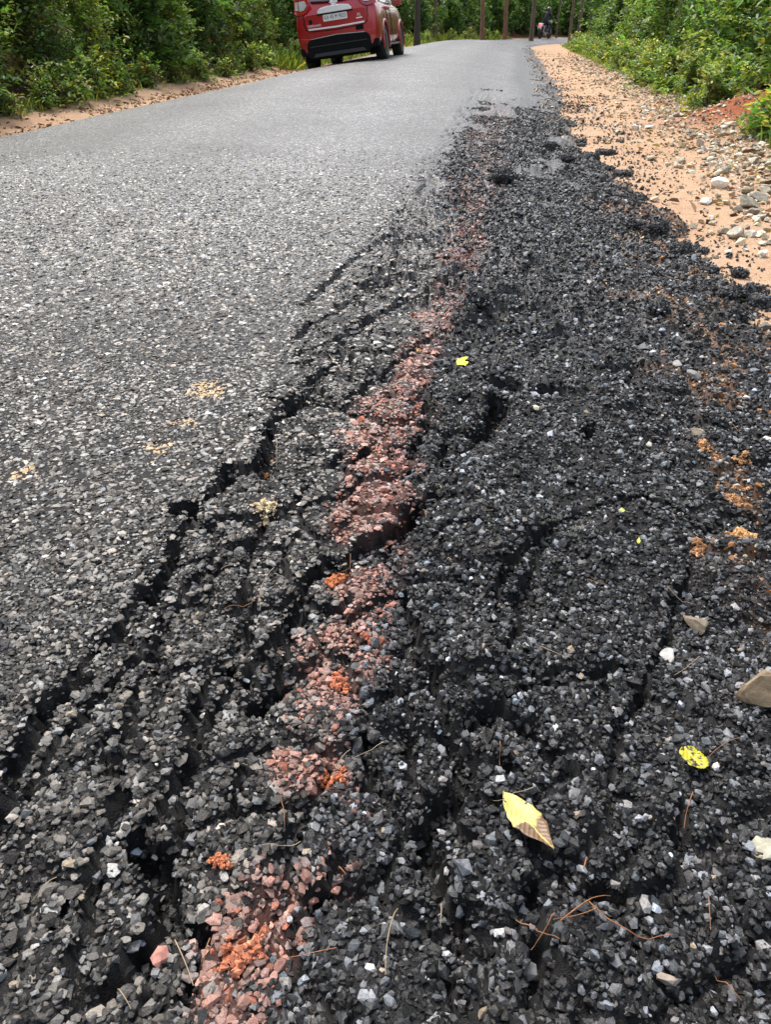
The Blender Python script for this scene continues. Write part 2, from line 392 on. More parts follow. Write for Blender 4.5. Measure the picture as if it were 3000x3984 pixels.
col = mix(nt, 1.0, ramp.outputs[0], bf, 'MULTIPLY'); col = mix(nt, 1.0, col, maprange(nt, spk.outputs['Fac'], .35, .65, .95, 2.2), 'MULTIPLY')
dark = mix(nt, 1.0, ramp.outputs[0], (.28, .29, .32), 'MULTIPLY')
col = mix(nt, sep.outputs[2], col, dark)                       # broken, bitumen coated part
col = mix(nt, sep.outputs[1], col, mix(nt, sc_.outputs[1], (.14, .062, .048), (.34, .16, .125)))   # red dust
edge = maprange(nt, ve.outputs['Distance'], 0.03, 0.16, 0, 1)
col = mix(nt, edge, (.012, .012, .013), col)
col = mix(nt, sep.outputs[0], col, mix(nt, sep.outputs[1], (.005, .005, .0055), (.085, .034, .025)))          # bare binder between the modelled stones
at2 = nd(nt, 'ShaderNodeAttribute'); at2.attribute_name = 'soil'
sp2 = nd(nt, 'ShaderNodeSeparateColor'); lk(nt, at2.outputs['Color'], sp2.inputs[0])
col = mix(nt, sp2.outputs[0], col, mix(nt, big2.outputs['Fac'], (.10, .045, .018), (.36, .18, .08)))
lk(nt, col, b.inputs['Base Color'])
b.inputs['Roughness'].default_value = 0.50
hgt = nd(nt, 'ShaderNodeMath', operation='MULTIPLY'); lk(nt, edge, hgt.inputs[0]); lk(nt, maprange(nt, sc_.outputs[2], 0, 1, 0.55, 1.0), hgt.inputs[1])
inv = nd(nt, 'ShaderNodeMath', operation='SUBTRACT'); inv.inputs[0].default_value = 1; lk(nt, sep.outputs[0], inv.inputs[1])
hg2 = nd(nt, 'ShaderNodeMath', operation='MULTIPLY'); lk(nt, hgt.outputs[0], hg2.inputs[0]); lk(nt, inv.outputs[0], hg2.inputs[1])
fin = noise(nt, 330, 2, .6, P); hg3 = nd(nt, 'ShaderNodeMath', operation='MULTIPLY_ADD'); lk(nt, fin.outputs['Fac'], hg3.inputs[0]); hg3.inputs[1].default_value = .35; lk(nt, hg2.outputs[0], hg3.inputs[2])
bump(nt, hg3.outputs[0], 0.6, 0.008, b)
lk(nt, maprange(nt, sep.outputs[0], 0, 1, .46, .55), b.inputs['Roughness'])
lk(nt, maprange(nt, sep.outputs[0], 0, 1, .75, .15), b.inputs['Specular IOR Level'])

NEAR_Y0, NEAR_Y1 = 3.6, 6.6              # modelled stones thin out here
rows = [-1.2]
while rows[-1] < 118: rows.append(rows[-1] + max(0.0115, 0.0095*max(rows[-1], 0)) if rows[-1] > -0.25 and rows[-1] < 16 else rows[-1] + (0.05 if rows[-1] < 0.1 else min(1.2, 0.12 + (rows[-1]-16)*0.03)))
rows = np.array(rows)
cols = np.concatenate([np.linspace(-4.6, -2.2, 30, endpoint=False), np.linspace(-2.2, -0.9, 60, endpoint=False), np.arange(-0.9, 1.35, 0.0125), np.linspace(1.35, 1.75, 12)])
S_, T_ = np.meshgrid(rows, cols, indexing='ij')
T2 = T_ + np.where(T_ < -4.5, 0.10*(fbm(S_*0.9, S_*0+3, 77, 4)-0.5), 0)
X_, Y_ = road_xy(S_, T2)
Z_ = H_road(X_, Y_, S_, T2)
Z_ = np.where(T_ <= -4.59, Z_ - 0.10, Z_)
V = np.stack([X_, Y_, Z_], -1).reshape(-1, 3)
mask = np.zeros((V.shape[0], 4)); mask[:, 3] = 1
mask[:, 0] = (1 - sm(1.6, 4.2, Y_)).ravel()*0.97
mask[:, 1] = (stripe(X_, Y_, S_, T2)*(0.75 - .4*sm(3, 6, Y_))*(1 - sm(.003, .012, crack_field(X_, Y_)))*sm(.35, .6, fbm(X_*30, Y_*30, 99, 2))).ravel()
hw_ = 0.5*(Y_*CP + CAM_H*SP)*1.12 + 0.12
mask[:, 0] *= ((1 - sm(hw_-.04, hw_+.04, np.abs(X_)))*sm(.15, .25, Y_)).ravel()    # modelled stones end here
band = sm(.12, .45, T2 + .25*(fbm(X_*.8, Y_*.8, 140, 3)-.5))*sm(6, 10, S_)*(1 - sm(30, 44, S_))*.8
mask[:, 2] = np.maximum(band, (0.45*disturbed(X_, Y_, S_, T2) + 0.4*loosened(X_, Y_, S_, T2))*(1 - .5*sm(6, 12, S_))).ravel()
soil = np.zeros_like(mask); soil[:, 3] = 1
soil[:, 0] = np.clip(.55*soil_edge(X_, Y_, S_, T2) + sm(1.25, 1.5, T2), 0, 1).ravel()
road = link('road', mesh_np('road', V, grid_faces(*S_.shape), {'mask': mask, 'soil': soil}, True, [m_road]), kind='structure')

# ------------------------------------------------------------------ crushed stone in the asphalt
def scatter(g, y0, y1, widen):
    xs = np.arange(-4.5, 4.2, g); ys = np.arange(y0, y1, g*0.866)
    X, Y = np.meshgrid(xs, ys); X = X + (np.arange(len(ys)) % 2)[:, None]*g*0.5
    X = X.ravel() + rng.uniform(-.33, .33, X.size)*g; Y = Y.ravel() + rng.uniform(-.33, .33, Y.size)*g
    hw = 0.5*(Y*CP + CAM_H*SP)*widen + 0.12
    k = np.abs(X) < hw; X, Y = X[k], Y[k]
    s, t = road_st(X, Y); k = (t < 1.62) & (t > -4.5); return X[k], Y[k], s[k], t[k]
def lay(g, y0, y1, widen, hulls, base, o0=None, o1=None):
    X, Y, s, t = scatter(g, y0, y1, widen); n = len(X)
    dm0 = disturbed(X, Y, s, t); dm = np.clip(.38*dm0 + .62*loosened(X, Y, s, t), 0, 1); Z = H_road(X, Y, s, t); ck = crack_field(X, Y)
    keep = rng.uniform(size=n) < np.where(Y > NEAR_Y0 - .6, 1 - 0.93*sm(NEAR_Y0 - .8, y1, Y), 1.0)
    if o1: keep &= Y < rng.uniform(o1[0], o1[1], n)
    if o0: keep &= Y > rng.uniform(o0[0], o0[1], n)
    keep &= (ck < .05) | (rng.uniform(size=n) < .8)
    loose = rng.uniform(size=n) < np.clip(loosened(X, Y, s, t) + .25*dm0, 0, 1)
    d = base*np.exp(rng.normal(0, 0.36, n)); big = rng.uniform(size=n) < 0.02; d = np.where(big, d*1.55, d)
    d = np.clip(d, base*0.5, base*2.1)
    size = np.stack([d*rng.uniform(.95, 1.25, n), d, d*np.where(loose, 1.0, 0.55)], 1)
    flat = tilt(rng.normal(0, .10, n), rng.normal(0, .10, n)) @ rotz(rng.uniform(0, 6.28, n))
    semi = tilt(rng.normal(0, .36, n), rng.normal(0, .36, n)) @ rotz(rng.uniform(0, 6.28, n))
    rot = np.where(loose[:, None, None], semi, flat)
    z = Z + np.where(loose, rng.uniform(-.24, .20, n)*d, -0.005*d + rng.normal(0, .0009, n))
    # colours: worn grey tops on the sound road, bitumen black on the broken part, red dust on the stripe
    u = rng.uniform(size=n); br = np.exp(rng.normal(0, .45, n))
    big_ = fbm(X*1.3, Y*1.3, 120, 3)
    worn = np.where(u < 0.55, 0.26, 0.045)*br*(0.62 + 0.7*big_)*(.72 + .34*sm(.8, 2.6, Y))
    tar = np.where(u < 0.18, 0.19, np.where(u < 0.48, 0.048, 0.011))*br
    dm = np.maximum(dm, sm(.006, .02, ck))      # crack stones take the bitumen black, painting the cracks' shade into their colour
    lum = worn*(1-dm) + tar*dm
    hue = rng.normal(0, .05, n); warm = np.stack([1.07+hue, 1.0+0*hue, 0.91-hue], 1); cool = np.stack([.97+hue, 1.0+0*hue, 1.05-hue], 1)
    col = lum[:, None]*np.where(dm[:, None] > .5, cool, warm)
    pk = stripe(X, Y, s, t)*(1 - .5*sm(1.5, 3.2, Y)*sm(.35, .6, fbm(X*3, Y*3, 98, 2))); isp = rng.uniform(size=n) < pk*0.9
    pa = rng.uniform(.3, .95, n)*np.clip(pk+.2, 0, 1)
    red = np.where((rng.uniform(size=n) < .10)[:, None], np.array([.46, .14, .075]), np.array([.40, .205, .16]))*np.exp(rng.normal(0, .28, n))[:, None]
    col = np.where(isp[:, None], col*(1-pa)[:, None] + red*pa[:, None], col)
    du = dusty(X, Y); isd = rng.uniform(size=n) < du*0.9
    col = np.where(isd[:, None], np.array([.50, .36, .21])*rng.uniform(.7, 1.1, n)[:, None], col)
    se = soil_edge(X, Y, s, t); iss = rng.uniform(size=n) < se*0.38
    sc = np.where((u < .5)[:, None], np.array([.30, .14, .055]), np.where((u < .78)[:, None], np.array([.12, .10, .08]), np.array([.42, .36, .27])))
    col = np.where(iss[:, None], sc*br[:, None], col)
    odd = rng.uniform(size=n) < 0.005; col = np.where(odd[:, None], np.array([.36, .29, .21])*rng.uniform(.6, 1.1, n)[:, None], col)
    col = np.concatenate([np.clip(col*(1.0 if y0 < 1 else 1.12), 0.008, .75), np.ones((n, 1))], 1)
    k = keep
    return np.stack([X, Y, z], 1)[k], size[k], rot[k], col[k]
m_agg = stone_mat('aggregate_stone', False, .38, 300, .5, True); m_stone = stone_mat('aggregate_stone_single', True, .38, 300, .5, True)
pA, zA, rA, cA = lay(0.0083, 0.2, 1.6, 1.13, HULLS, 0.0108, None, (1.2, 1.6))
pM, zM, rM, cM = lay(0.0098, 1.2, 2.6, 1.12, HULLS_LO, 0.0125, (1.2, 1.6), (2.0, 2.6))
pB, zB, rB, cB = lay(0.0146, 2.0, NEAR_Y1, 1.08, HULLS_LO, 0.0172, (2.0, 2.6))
# second, sparse layer of loose crumbs lying on the broken part
X, Y, s, t = scatter(0.021, 0.2, 4.6, 1.2); dmx = disturbed(X, Y, s, t); k = (rng.uniform(size=len(X)) < (.25*dmx + .6*loosened(X, Y, s, t))) & (crack_field(X, Y) < .02); X, Y, s, t = X[k], Y[k], s[k], t[k]
n = len(X); dC = 0.0100*np.exp(rng.normal(0, .33, n)); zC0 = H_road(X, Y, s, t)
pC = np.stack([X, Y, zC0 + rng.uniform(.0, .4, n)*dC], 1); rC = tilt(rng.normal(0, .7, n), rng.normal(0, .7, n)) @ rotz(rng.uniform(0, 6.28, n))
lumC = np.where(rng.uniform(size=n) < .2, .15, .02)*np.exp(rng.normal(0, .5, n)); cC = np.concatenate([np.clip(lumC[:, None]*np.array([.95, 1, 1.07]), .01, .5), np.ones((n, 1))], 1)
pkC = rng.uniform(size=n) < stripe(X, Y, s, t)*.7; cC[pkC, :3] = np.array([.36, .17, .13])*rng.uniform(.6, 1.1, pkC.sum())[:, None]
# the largest in view become single stones
depth = pA[:, 1]*CP + (CAM_H - pA[:, 2])*SP; hv = (CAM_H-pA[:, 2])*CP - pA[:, 1]*SP
inview = (np.abs(pA[:, 0]/depth) < .49) & (hv/depth < .655)
score = np.where(inview, zA[:, 0]/depth, 0); top = np.argsort(-score)[:300]
stone_me = []
for hv_, hf_ in HULLS: stone_me.append(mesh_np('stone', hv_, hf_, None, False, [m_stone]))
for i in top:
    o = link('stone', stone_me[int(rng.integers(len(stone_me)))], road)
    M = Matrix(rA[i].tolist()).to_4x4() @ Matrix.Diagonal((*zA[i], 1)); M.translation = Vector(pA[i]); o.matrix_basis = M
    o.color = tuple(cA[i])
rest = np.setdiff1d(np.arange(len(pA)), top)
# fine crumbs filling the joints near the camera, coarser ones on the far broken edge
def crumbs(g, y0, y1, widen, d0, hl, sel, bright=1.0):
    X, Y, s, t = scatter(g, y0, y1, widen); k = sel(X, Y, s, t); X, Y, s, t = X[k], Y[k], s[k], t[k]; m = len(X); d = d0*np.exp(rng.normal(0, .3, m))
    u = rng.uniform(size=m); lum = np.where(u < .12, .12, np.where(u < .4, .04, .016))*bright*np.exp(rng.normal(0, .4, m)); c = np.concatenate([np.clip(lum[:, None]*np.array([.98, 1, 1.04]), .006, .4), np.ones((m, 1))], 1)
    pk = rng.uniform(size=m) < stripe(X, Y, s, t)*.4; c[pk, :3] = np.array([.30, .19, .155])*rng.uniform(.5, 1.1, pk.sum())[:, None]
    return many(hl, np.stack([X, Y, H_road(X, Y, s, t) + d*.12], 1), d, tilt(rng.normal(0, .6, m), rng.normal(0, .6, m)) @ rotz(rng.uniform(0, 6.28, m)), c)
HULLS_XS = [hull(6, rng) for _ in range(6)]; HULLS_7 = [hull(7, rng) for _ in range(8)]
cr1 = crumbs(.0085, .2, 2.0, 1.1, .0090, HULLS_XS, lambda X, Y, s, t: (crack_field(X, Y) > .004) | (rng.uniform(size=len(X)) < .55*(1 - sm(.9, 1.5, Y))))
cr2 = crumbs(.021, NEAR_Y0, 13, 1.05, .023, HULLS_LO, lambda X, Y, s, t: rng.uniform(size=len(X)) < .85*loosened(X, Y, s, t)*(t < 1.0)*(fbm(X*2.3, Y*2.3, 145, 3) > .22 + .42*sm(4.6, 12, Y)), 2.0)  # far crumbs coloured lighter, the sheen of their tops put into the colour
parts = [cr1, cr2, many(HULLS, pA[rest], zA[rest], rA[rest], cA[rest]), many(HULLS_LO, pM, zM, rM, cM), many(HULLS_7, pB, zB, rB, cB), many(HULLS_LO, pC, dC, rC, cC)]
off = 0; VV, FF, CC = [], [], []
for v, f, c in parts: VV.append(v); FF.append(f+off); CC.append(c); off += len(v)
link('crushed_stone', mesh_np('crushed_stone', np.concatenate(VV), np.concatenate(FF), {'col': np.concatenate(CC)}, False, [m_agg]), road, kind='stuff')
print('aggregate', len(pA), len(pB), n, sum(len(f) for f in FF))

# ------------------------------------------------------------------ soil
m_soil, nt, b = mat('laterite_soil')
geo = nd(nt, 'ShaderNodeNewGeometry'); P = geo.outputs['Position']
n1 = noise(nt, 1.1, 5, 0.6, P); n2 = noise(nt, 14, 6, 0.7, P); n3 = noise(nt, 90, 3, 0.7, P)
at_ = nd(nt, 'ShaderNodeAttribute'); at_.attribute_name = 'mask'
sep = nd(nt, 'ShaderNodeSeparateColor'); lk(nt, at_.outputs['Color'], sep.inputs[0])
c1 = mix(nt, maprange(nt, n1.outputs['Fac'], .35, .65, 0, 1), (.46, .285, .18), (.53, .375, .255))
c1 = mix(nt, maprange(nt, n2.outputs['Fac'], .35, .7, 0, .7), c1, (.36, .215, .12))
c1 = mix(nt, maprange(nt, n3.outputs['Fac'], .58, .75, 0, .8), c1, (.14, .085, .05))
c2 = mix(nt, maprange(nt, n2.outputs['Fac'], .35, .65, 0, 1), (.10, .055, .028), (.24, .14, .07))
red = mix(nt, n2.outputs['Fac'], (.20, .055, .025), (.36, .12, .05))
c = mix(nt, sep.outputs[0], c1, c2); c = mix(nt, sep.outputs[1], c, red)
lk(nt, c, b.inputs['Base Color']); b.inputs['Roughness'].default_value = .92; b.inputs['Specular IOR Level'].default_value = .25
add = nd(nt, 'ShaderNodeMath', operation='ADD'); lk(nt, n2.outputs['Fac'], add.inputs[0]); lk(nt, n3.outputs['Fac'], add.inputs[1])
bump(nt, add.outputs[0], .7, .02, b)
rs = [-3.0]
while rs[-1] < 16: rs.append(rs[-1] + max(.06, .006*max(rs[-1], 0)))
while rs[-1] < 200: rs.append(rs[-1] + .25 + (rs[-1]-16)*.05)
rs = np.array([-250, -120, -50, -20, -8] + rs + [205.0])
cs_ = np.concatenate([[-260, -150, -90, -50, -30, -20, -15], np.linspace(-12, -5.2, 24), np.linspace(-5.1, -4.3, 14), [-3.5, -2, -1, 0], np.linspace(.5, 3.6, 80), np.linspace(3.8, 8, 24), [10, 13, 17, 22, 28, 33]])
S_, T_ = np.meshgrid(rs, cs_, indexing='ij'); X_, Y_ = road_xy(S_, T_)
Z_ = H_soil(X_, Y_, S_, T_)
V = np.stack([X_, Y_, Z_], -1).reshape(-1, 3)
mk = np.zeros((len(V), 4)); mk[:, 3] = 1
mk[:, 0] = np.clip(sm(2.3, 3.2, T_ + .6*(fbm(X_*1.5, Y_*1.5, 130, 2)-.5)) + sm(-5.3, -5.9, T_ + .5*(fbm(X_*1.5, Y_*1.5, 131, 2)-.5)), 0, 1).ravel()
hx, hy = at(2900, 470)
mk[:, 1] = np.clip(np.exp(-((X_-hx-.1)**2 + (Y_-hy-.2)**2)/.5)*1.5 + np.exp(-((X_-hx+.15)**2 + (Y_-hy+1.3)**2)/.25)*.7, 0, 1).ravel()
link('ground', mesh_np('ground', V, grid_faces(*S_.shape), {'mask': mk}, True, [m_soil]), kind='structure')
# the land beyond
m_far = plain('far_soil', (.09, .07, .04), .95, grain=.4, gscale=.2)
a = np.linspace(0, 2*np.pi, 65)[:-1]; rr = np.array([0, 60, 250, 1500.0])
V = np.stack([(rr[:, None]*np.cos(a)).ravel(), (rr[:, None]*np.sin(a)).ravel(), np.full(a.size*4, -.6)], 1)
F = [[i*64+j, i*64+(j+1) % 64, (i+1)*64+(j+1) % 64, (i+1)*64+j] for i in range(3) for j in range(64)]
link('terrain', mesh_np('terrain', V, F, None, True, [m_far]), kind='structure')
# ------------------------------------------------------------------ plants
def leaf_mat(name, trans=0.42, rough=0.45):
    m, nt, b = mat(name)
    a = nd(nt, 'ShaderNodeAttribute'); a.attribute_name = 'col'
    oi = nd(nt, 'ShaderNodeObjectInfo')
    f = maprange(nt, oi.outputs['Random'], 0, 1, .75, 1.2)
    c = mix(nt, 1.0, a.outputs['Color'], f, 'MULTIPLY')
    lk(nt, c, b.inputs['Base Color']); b.inputs['Roughness'].default_value = rough
    tr = nd(nt, 'ShaderNodeBsdfTranslucent'); lk(nt, mix(nt, 1.0, c, (1.0, 1.15, .55), 'MULTIPLY'), tr.inputs['Color'])
    ms = nd(nt, 'ShaderNodeMixShader'); ms.inputs[0].default_value = trans
    out = nt.nodes['Material Output']
    lk(nt, b.outputs[0], ms.inputs[1]); lk(nt, tr.outputs[0], ms.inputs[2]); lk(nt, ms.outputs[0], out.inputs['Surface'])
    return m
M_LEAF = leaf_mat('leaf'); M_DRY = leaf_mat('dry_leaf', .1, .7)
def bark(name, col, sc=9):
    m, nt, b = mat(name); tc = nd(nt, 'ShaderNodeTexCoord'); mp = nd(nt, 'ShaderNodeMapping'); mp.inputs['Scale'].default_value = (1, 1, .22)
    lk(nt, tc.outputs['Object'], mp.inputs['Vector']); n = noise(nt, sc, 6, .7, mp.outputs[0])
    lk(nt, mix(nt, maprange(nt, n.outputs['Fac'], .32, .68, 0, 1), tuple(c*.35 for c in col), col), b.inputs['Base Color'])
    b.inputs['Roughness'].default_value = .9; bump(nt, n.outputs['Fac'], .9, .04, b); return m
M_BARK = bark('pine_bark', (.17, .12, .085)); M_BARKR = bark('reddish_bark', (.30, .15, .09)); M_STEM = bark('stem', (.13, .10, .055), 40); M_BARKD = bark('dark_bark', (.085, .07, .055))

def unit(v): return v/np.maximum(np.linalg.norm(v, axis=-1, keepdims=True), 1e-9)
def leaves(P, Dr, Up, L, W, curl=.25, fold=.25):
    """n leaves, six-sided, folded on the midrib and drooping: returns V, F(quads)"""
    Dr = unit(Dr); S = unit(np.cross(Dr, Up)); U = np.cross(S, Dr); n = len(P)
    L = np.broadcast_to(L, (n,))[:, None]; W = np.broadcast_to(W, (n,))[:, None]
    def pt(a, b, c): return P + Dr*L*a + S*W*b + U*(L*c)
    f = fold
    b0 = pt(0, 0, 0); tip = pt(1, 0, -curl); l1 = pt(.3, .5, f*.3 - curl*.1); l2 = pt(.68, .42, f*.25 - curl*.45); r1 = pt(.3, -.5, f*.3 - curl*.1); r2 = pt(.68, -.42, f*.25 - curl*.45)
    V = np.stack([b0, tip, l2, l1, r1, r2], 1).reshape(-1, 3)
    k = (np.arange(n)*6)[:, None]
    F = np.concatenate([k + np.array([0, 1, 2, 3]), k + np.array([0, 4, 5, 1])], 0)
    return V, F
def tubes(segs, sides=4):
    """segs: list of (points (k,3), radii (k,)) -> V, F quads"""
    Vs, Fs = [], []; off = 0
    for p, r in segs:
        p = np.asarray(p, float); k = len(p); r = np.broadcast_to(r, (k,))
        d = np.gradient(p, axis=0); d = unit(d); ref = np.where(np.abs(d[:, 2:3]) > .9, np.array([[1., 0, 0]]), np.array([[0, 0, 1.]]))
        a = unit(np.cross(d, ref)); b = np.cross(d, a); th = np.arange(sides)*2*np.pi/sides
        ring = p[:, None] + r[:, None, None]*(a[:, None]*np.cos(th)[None, :, None] + b[:, None]*np.sin(th)[None, :, None])
        Vs.append(ring.reshape(-1, 3)); i = np.arange(k-1)[:, None]*sides; j = np.arange(sides)[None]; j2 = (j+1) % sides
        Fs.append(np.stack([i+j, i+j2, i+sides+j2, i+sides+j], -1).reshape(-1, 4) + off); off += k*sides
    return np.concatenate(Vs), np.concatenate(Fs)
def cols(n, pal, spread=.3, r=rng):
    pal = np.array(pal); c = pal[r.integers(0, len(pal), n)]*np.exp(r.normal(0, spread, n))[:, None]*np.stack([np.exp(r.normal(0, .1, n)), np.ones(n), np.exp(r.normal(0, .1, n))], 1)
    return np.concatenate([np.clip(c, .005, .7), np.ones((n, 1))], 1)
DARK = [(.032, .066, .018), (.045, .088, .022), (.058, .098, .028)]
MID = [(.065, .125, .026), (.09, .155, .034), (.075, .13, .035)]
LIGHT = [(.14, .26, .05), (.18, .30, .06), (.12, .22, .05)]
YEL = [(.33, .36, .06), (.38, .38, .09), (.26, .32, .06), (.20, .28, .06)]
OLIVE = [(.12, .13, .03), (.16, .155, .04), (.09, .105, .026)]
def shrub_mesh(h, rad, L, W, nclump, per, pal, seed, droop=.5, spread=.16, base=.12, tipcol=None):
    r = np.random.default_rng(seed)
    # clump centres fill a dome, denser towards the skin
    u = r.uniform(size=nclump)**.45; th = r.uniform(0, 6.283, nclump); zz = r.uniform(base, 1, nclump)
    prof = np.sqrt(np.clip(1 - (np.clip(zz-.35, 0, 1)/.68)**2, 0.02, 1))*(.72 + .28*np.sin(th*3 + seed))*(.8 + .4*r.uniform(size=nclump))
    c = np.stack([np.cos(th)*rad*prof*u, np.sin(th)*rad*prof*u, zz*h*(.85 + .3*r.uniform(size=nclump))], 1)
    segs = []
    for k in range(0, nclump, max(1, nclump//45)):
        b0 = np.array([r.normal(0, .06), r.normal(0, .06), -.05]); e = c[k]; mid = b0*.5 + e*.5 + np.array([0, 0, .12*h]) - np.array([e[0], e[1], 0])*.18
        tt = np.linspace(0, 1, 5)[:, None]; segs.append((b0*(1-tt)**2 + 2*mid*tt*(1-tt) + e*tt*tt, np.linspace(.012, .003, 5)*max(.6, h/2)))
    n = nclump*per; ci = np.repeat(np.arange(nclump), per)
    out = unit(np.stack([c[:, 0], c[:, 1], .35*np.ones(nclump)*rad], 1))
    twig = unit(out + r.normal(0, .5, (nclump, 3)))
    k = np.tile(np.arange(per), nclump)/per
    P = c[ci] + twig[ci]*((k-.5)*spread*2.6)[:, None] + r.normal(0, spread*.28, (n, 3))
    side = unit(np.cross(twig, [0, 0, 1.]))[ci]*np.where(np.arange(n) % 2, 1, -1)[:, None]
    Dr = unit(side*.9 + twig[ci]*.75 + r.normal(0, .4, (n, 3)) + np.array([0, 0, -.25*droop]))
    Up = unit(np.array([0, 0, 1.0]) + r.normal(0, .38, (n, 3)))
    sz = np.exp(r.normal(0, .25, n))*(.65 + .45*(1-np.abs(k-.45)))
    V, F = leaves(P, Dr, Up, L*sz, W*sz, curl=.25*droop+.05)
    cl = cols(nclump, pal, .28, r)[ci]; cl[:, :3] *= np.exp(r.normal(0, .18, n))[:, None]
    if tipcol is not None:
        new = (r.uniform(size=n) < .16) & (P[:, 2] > .3*h); cl[new] = cols(new.sum(), tipcol, .2, r)
    fol = mesh_np('foliage', V, F, {'col': np.repeat(cl, 6, axis=0)}, False, [M_LEAF])
    sv, sf = tubes(segs); stem = mesh_np('stem', sv, sf, None, True, [M_STEM])
    return fol, stem
SHRUB = {
    'broad':  [shrub_mesh(2.6, 1.25, .175, .078, 260, 10, DARK+MID+MID+LIGHT, 11+i, .6, .17, tipcol=LIGHT) for i in range(3)],
    'fine':   [shrub_mesh(2.2, 1.15, .085, .040, 380, 13, MID+DARK+OLIVE+LIGHT, 21+i, .4, .14, tipcol=LIGHT) for i in range(2)],
    'olive':  [shrub_mesh(2.1, 1.1, .095, .040, 300, 12, OLIVE+YEL+LIGHT, 31+i, .4, .16, tipcol=YEL) for i in range(2)],
    'bright': [shrub_mesh(2.2, 1.15, .115, .052, 290, 12, LIGHT+LIGHT+YEL+MID, 41+i, .5, .16, tipcol=YEL) for i in range(3)],
    'coffee': [shrub_mesh(2.1, 1.2, .19, .085, 220, 10, MID+MID+DARK+LIGHT, 51+i, .7, .20, base=.03, tipcol=LIGHT) for i in range(3)],
    'weed':   [shrub_mesh(.62, .42, .070, .036, 70, 8, YEL+LIGHT, 61+i, .5, .09, base=.05) for i in range(3)],
    'herb':   [shrub_mesh(.55, .45, .075, .040, 70, 8, LIGHT+MID+YEL, 71+i, .5, .09, base=.03) for i in range(2)],
}
def z_at(s, t):
    x, y = road_xy(s, t); z = float(H_soil(np.array(x), np.array(y), np.array(s), np.array(t))); return float(x), float(y), z
LAB = {'broad': 'broad-leaved dark green shrub', 'fine': 'small-leaved dense green shrub', 'olive': 'olive shrub with yellowish tips',
       'bright': 'bright green pale-tipped shrub', 'coffee': 'dark glossy coffee bush', 'weed': 'low yellowish weed', 'herb': 'low soft green herb'}
def shrub(kind, k, s, t, sc, rot, where, group, name='shrub', sz=None):
    fol, stem = SHRUB[kind][k % len(SHRUB[kind])]
    if t < 0: lm = 'well short of the car' if s < 8 else 'approaching the car' if s < 15 else 'right beside the car' if s < 22 else 'just past the car' if s < 32 else 'before the bend' if s < 42 else 'facing the rider' if s < 56 else 'beyond the rider'
    else: lm = 'by the red soil mound' if s < 8.5 else 'by the white stones' if s < 14 else 'along the gravelly stretch' if s < 26 else 'close to the bend'
    where = where + ' ' + lm
    x, y, z = z_at(s, t)
    e = empty(name, (x, y, z - .03), label=LAB[kind] + ' ' + where, category='shrub' if kind not in ('weed', 'herb') else 'plant', group=group)
    e.rotation_euler = (0, 0, rot); e.scale = (sc, sc, sc*(sz or 1))
    link('foliage', fol, e); link('stem', stem, e)
    return e
pr = np.random.default_rng(99)
GL = 'shrubs on the bank behind the red car'; GR = 'shrubs beyond the stony verge'; GB = 'coffee bushes in the wood past the bend'
# bank on the car's side: front row, back row, low plants at its foot
s = 4.2; i = 0
while s < 33:
    kind = ['olive', 'fine', 'broad', 'bright', 'broad', 'olive', 'fine'][i % 7] if s > 9.5 else ['olive', 'bright', 'olive'][i % 3]
    shrub(kind, i, s, -6.15 + pr.uniform(-.2, .2) - .25*(s > 16)*(s < 25), pr.uniform(.58, .8), pr.uniform(0, 6.28), 'fronting the car-side bank', GL); i += 1
    s += pr.uniform(.75, 1.1)*(1 + .03*s)
s = 3.5
while s < 42:
    kind = ['broad', 'fine', 'broad', 'olive'][i % 4]
    shrub(kind, i, s, -7.5 + pr.uniform(-.3, .3), pr.uniform(1.15, 1.45), pr.uniform(0, 6.28), 'towering behind the car-side bank', GL); i += 1
    s += pr.uniform(1.2, 1.7)*(1 + .02*s)
for s in np.concatenate([np.arange(5, 12, .55), np.arange(12, 30, 1.1)]):
    shrub(['weed', 'herb', 'herb'][i % 3] if s < 12 else 'herb', i, s + pr.uniform(-.2, .2), -5.45 + pr.uniform(-.15, .1), pr.uniform(.5, .95), pr.uniform(0, 6.28), 'at the bank foot', 'low plants along the foot of the bank', 'roadside_weed'); i += 1
# the other side: beyond the stones
s = 4.5
while s < 44:
    shrub(['bright', 'bright', 'fine', 'bright', 'broad'][i % 5], i, s, 3.75 + pr.uniform(-.2, .25) + .012*s, pr.uniform(.6, .9), pr.uniform(0, 6.28), 'fronting the stony verge', GR); i += 1
    s += pr.uniform(.8, 1.15)*(1 + .03*s)
s = 4.5
while s < 50:
    shrub(['bright', 'broad', 'bright', 'fine'][i % 4], i, s, 5.4 + pr.uniform(-.3, .3), pr.uniform(1.15, 1.5), pr.uniform(0, 6.28), 'towering behind the stony verge', GR); i += 1
    s += pr.uniform(1.3, 1.8)*(1 + .02*s)
for s in np.concatenate([np.arange(5.5, 14, .30), np.arange(14, 40, .7)]):
    mx, my = road_xy(s, 2.85); mnd = math.hypot(mx - at(2900, 470)[0], my - at(2900, 470)[1])
    if mnd < .8: continue
    shrub(['weed', 'herb', 'weed'][i % 3], i, s + pr.uniform(-.2, .2), 2.85 + pr.uniform(-.3, .25), pr.uniform(.5, 1.0), pr.uniform(0, 6.28), 'at the edge of the stony verge', 'low plants along the stony verge', 'roadside_weed'); i += 1
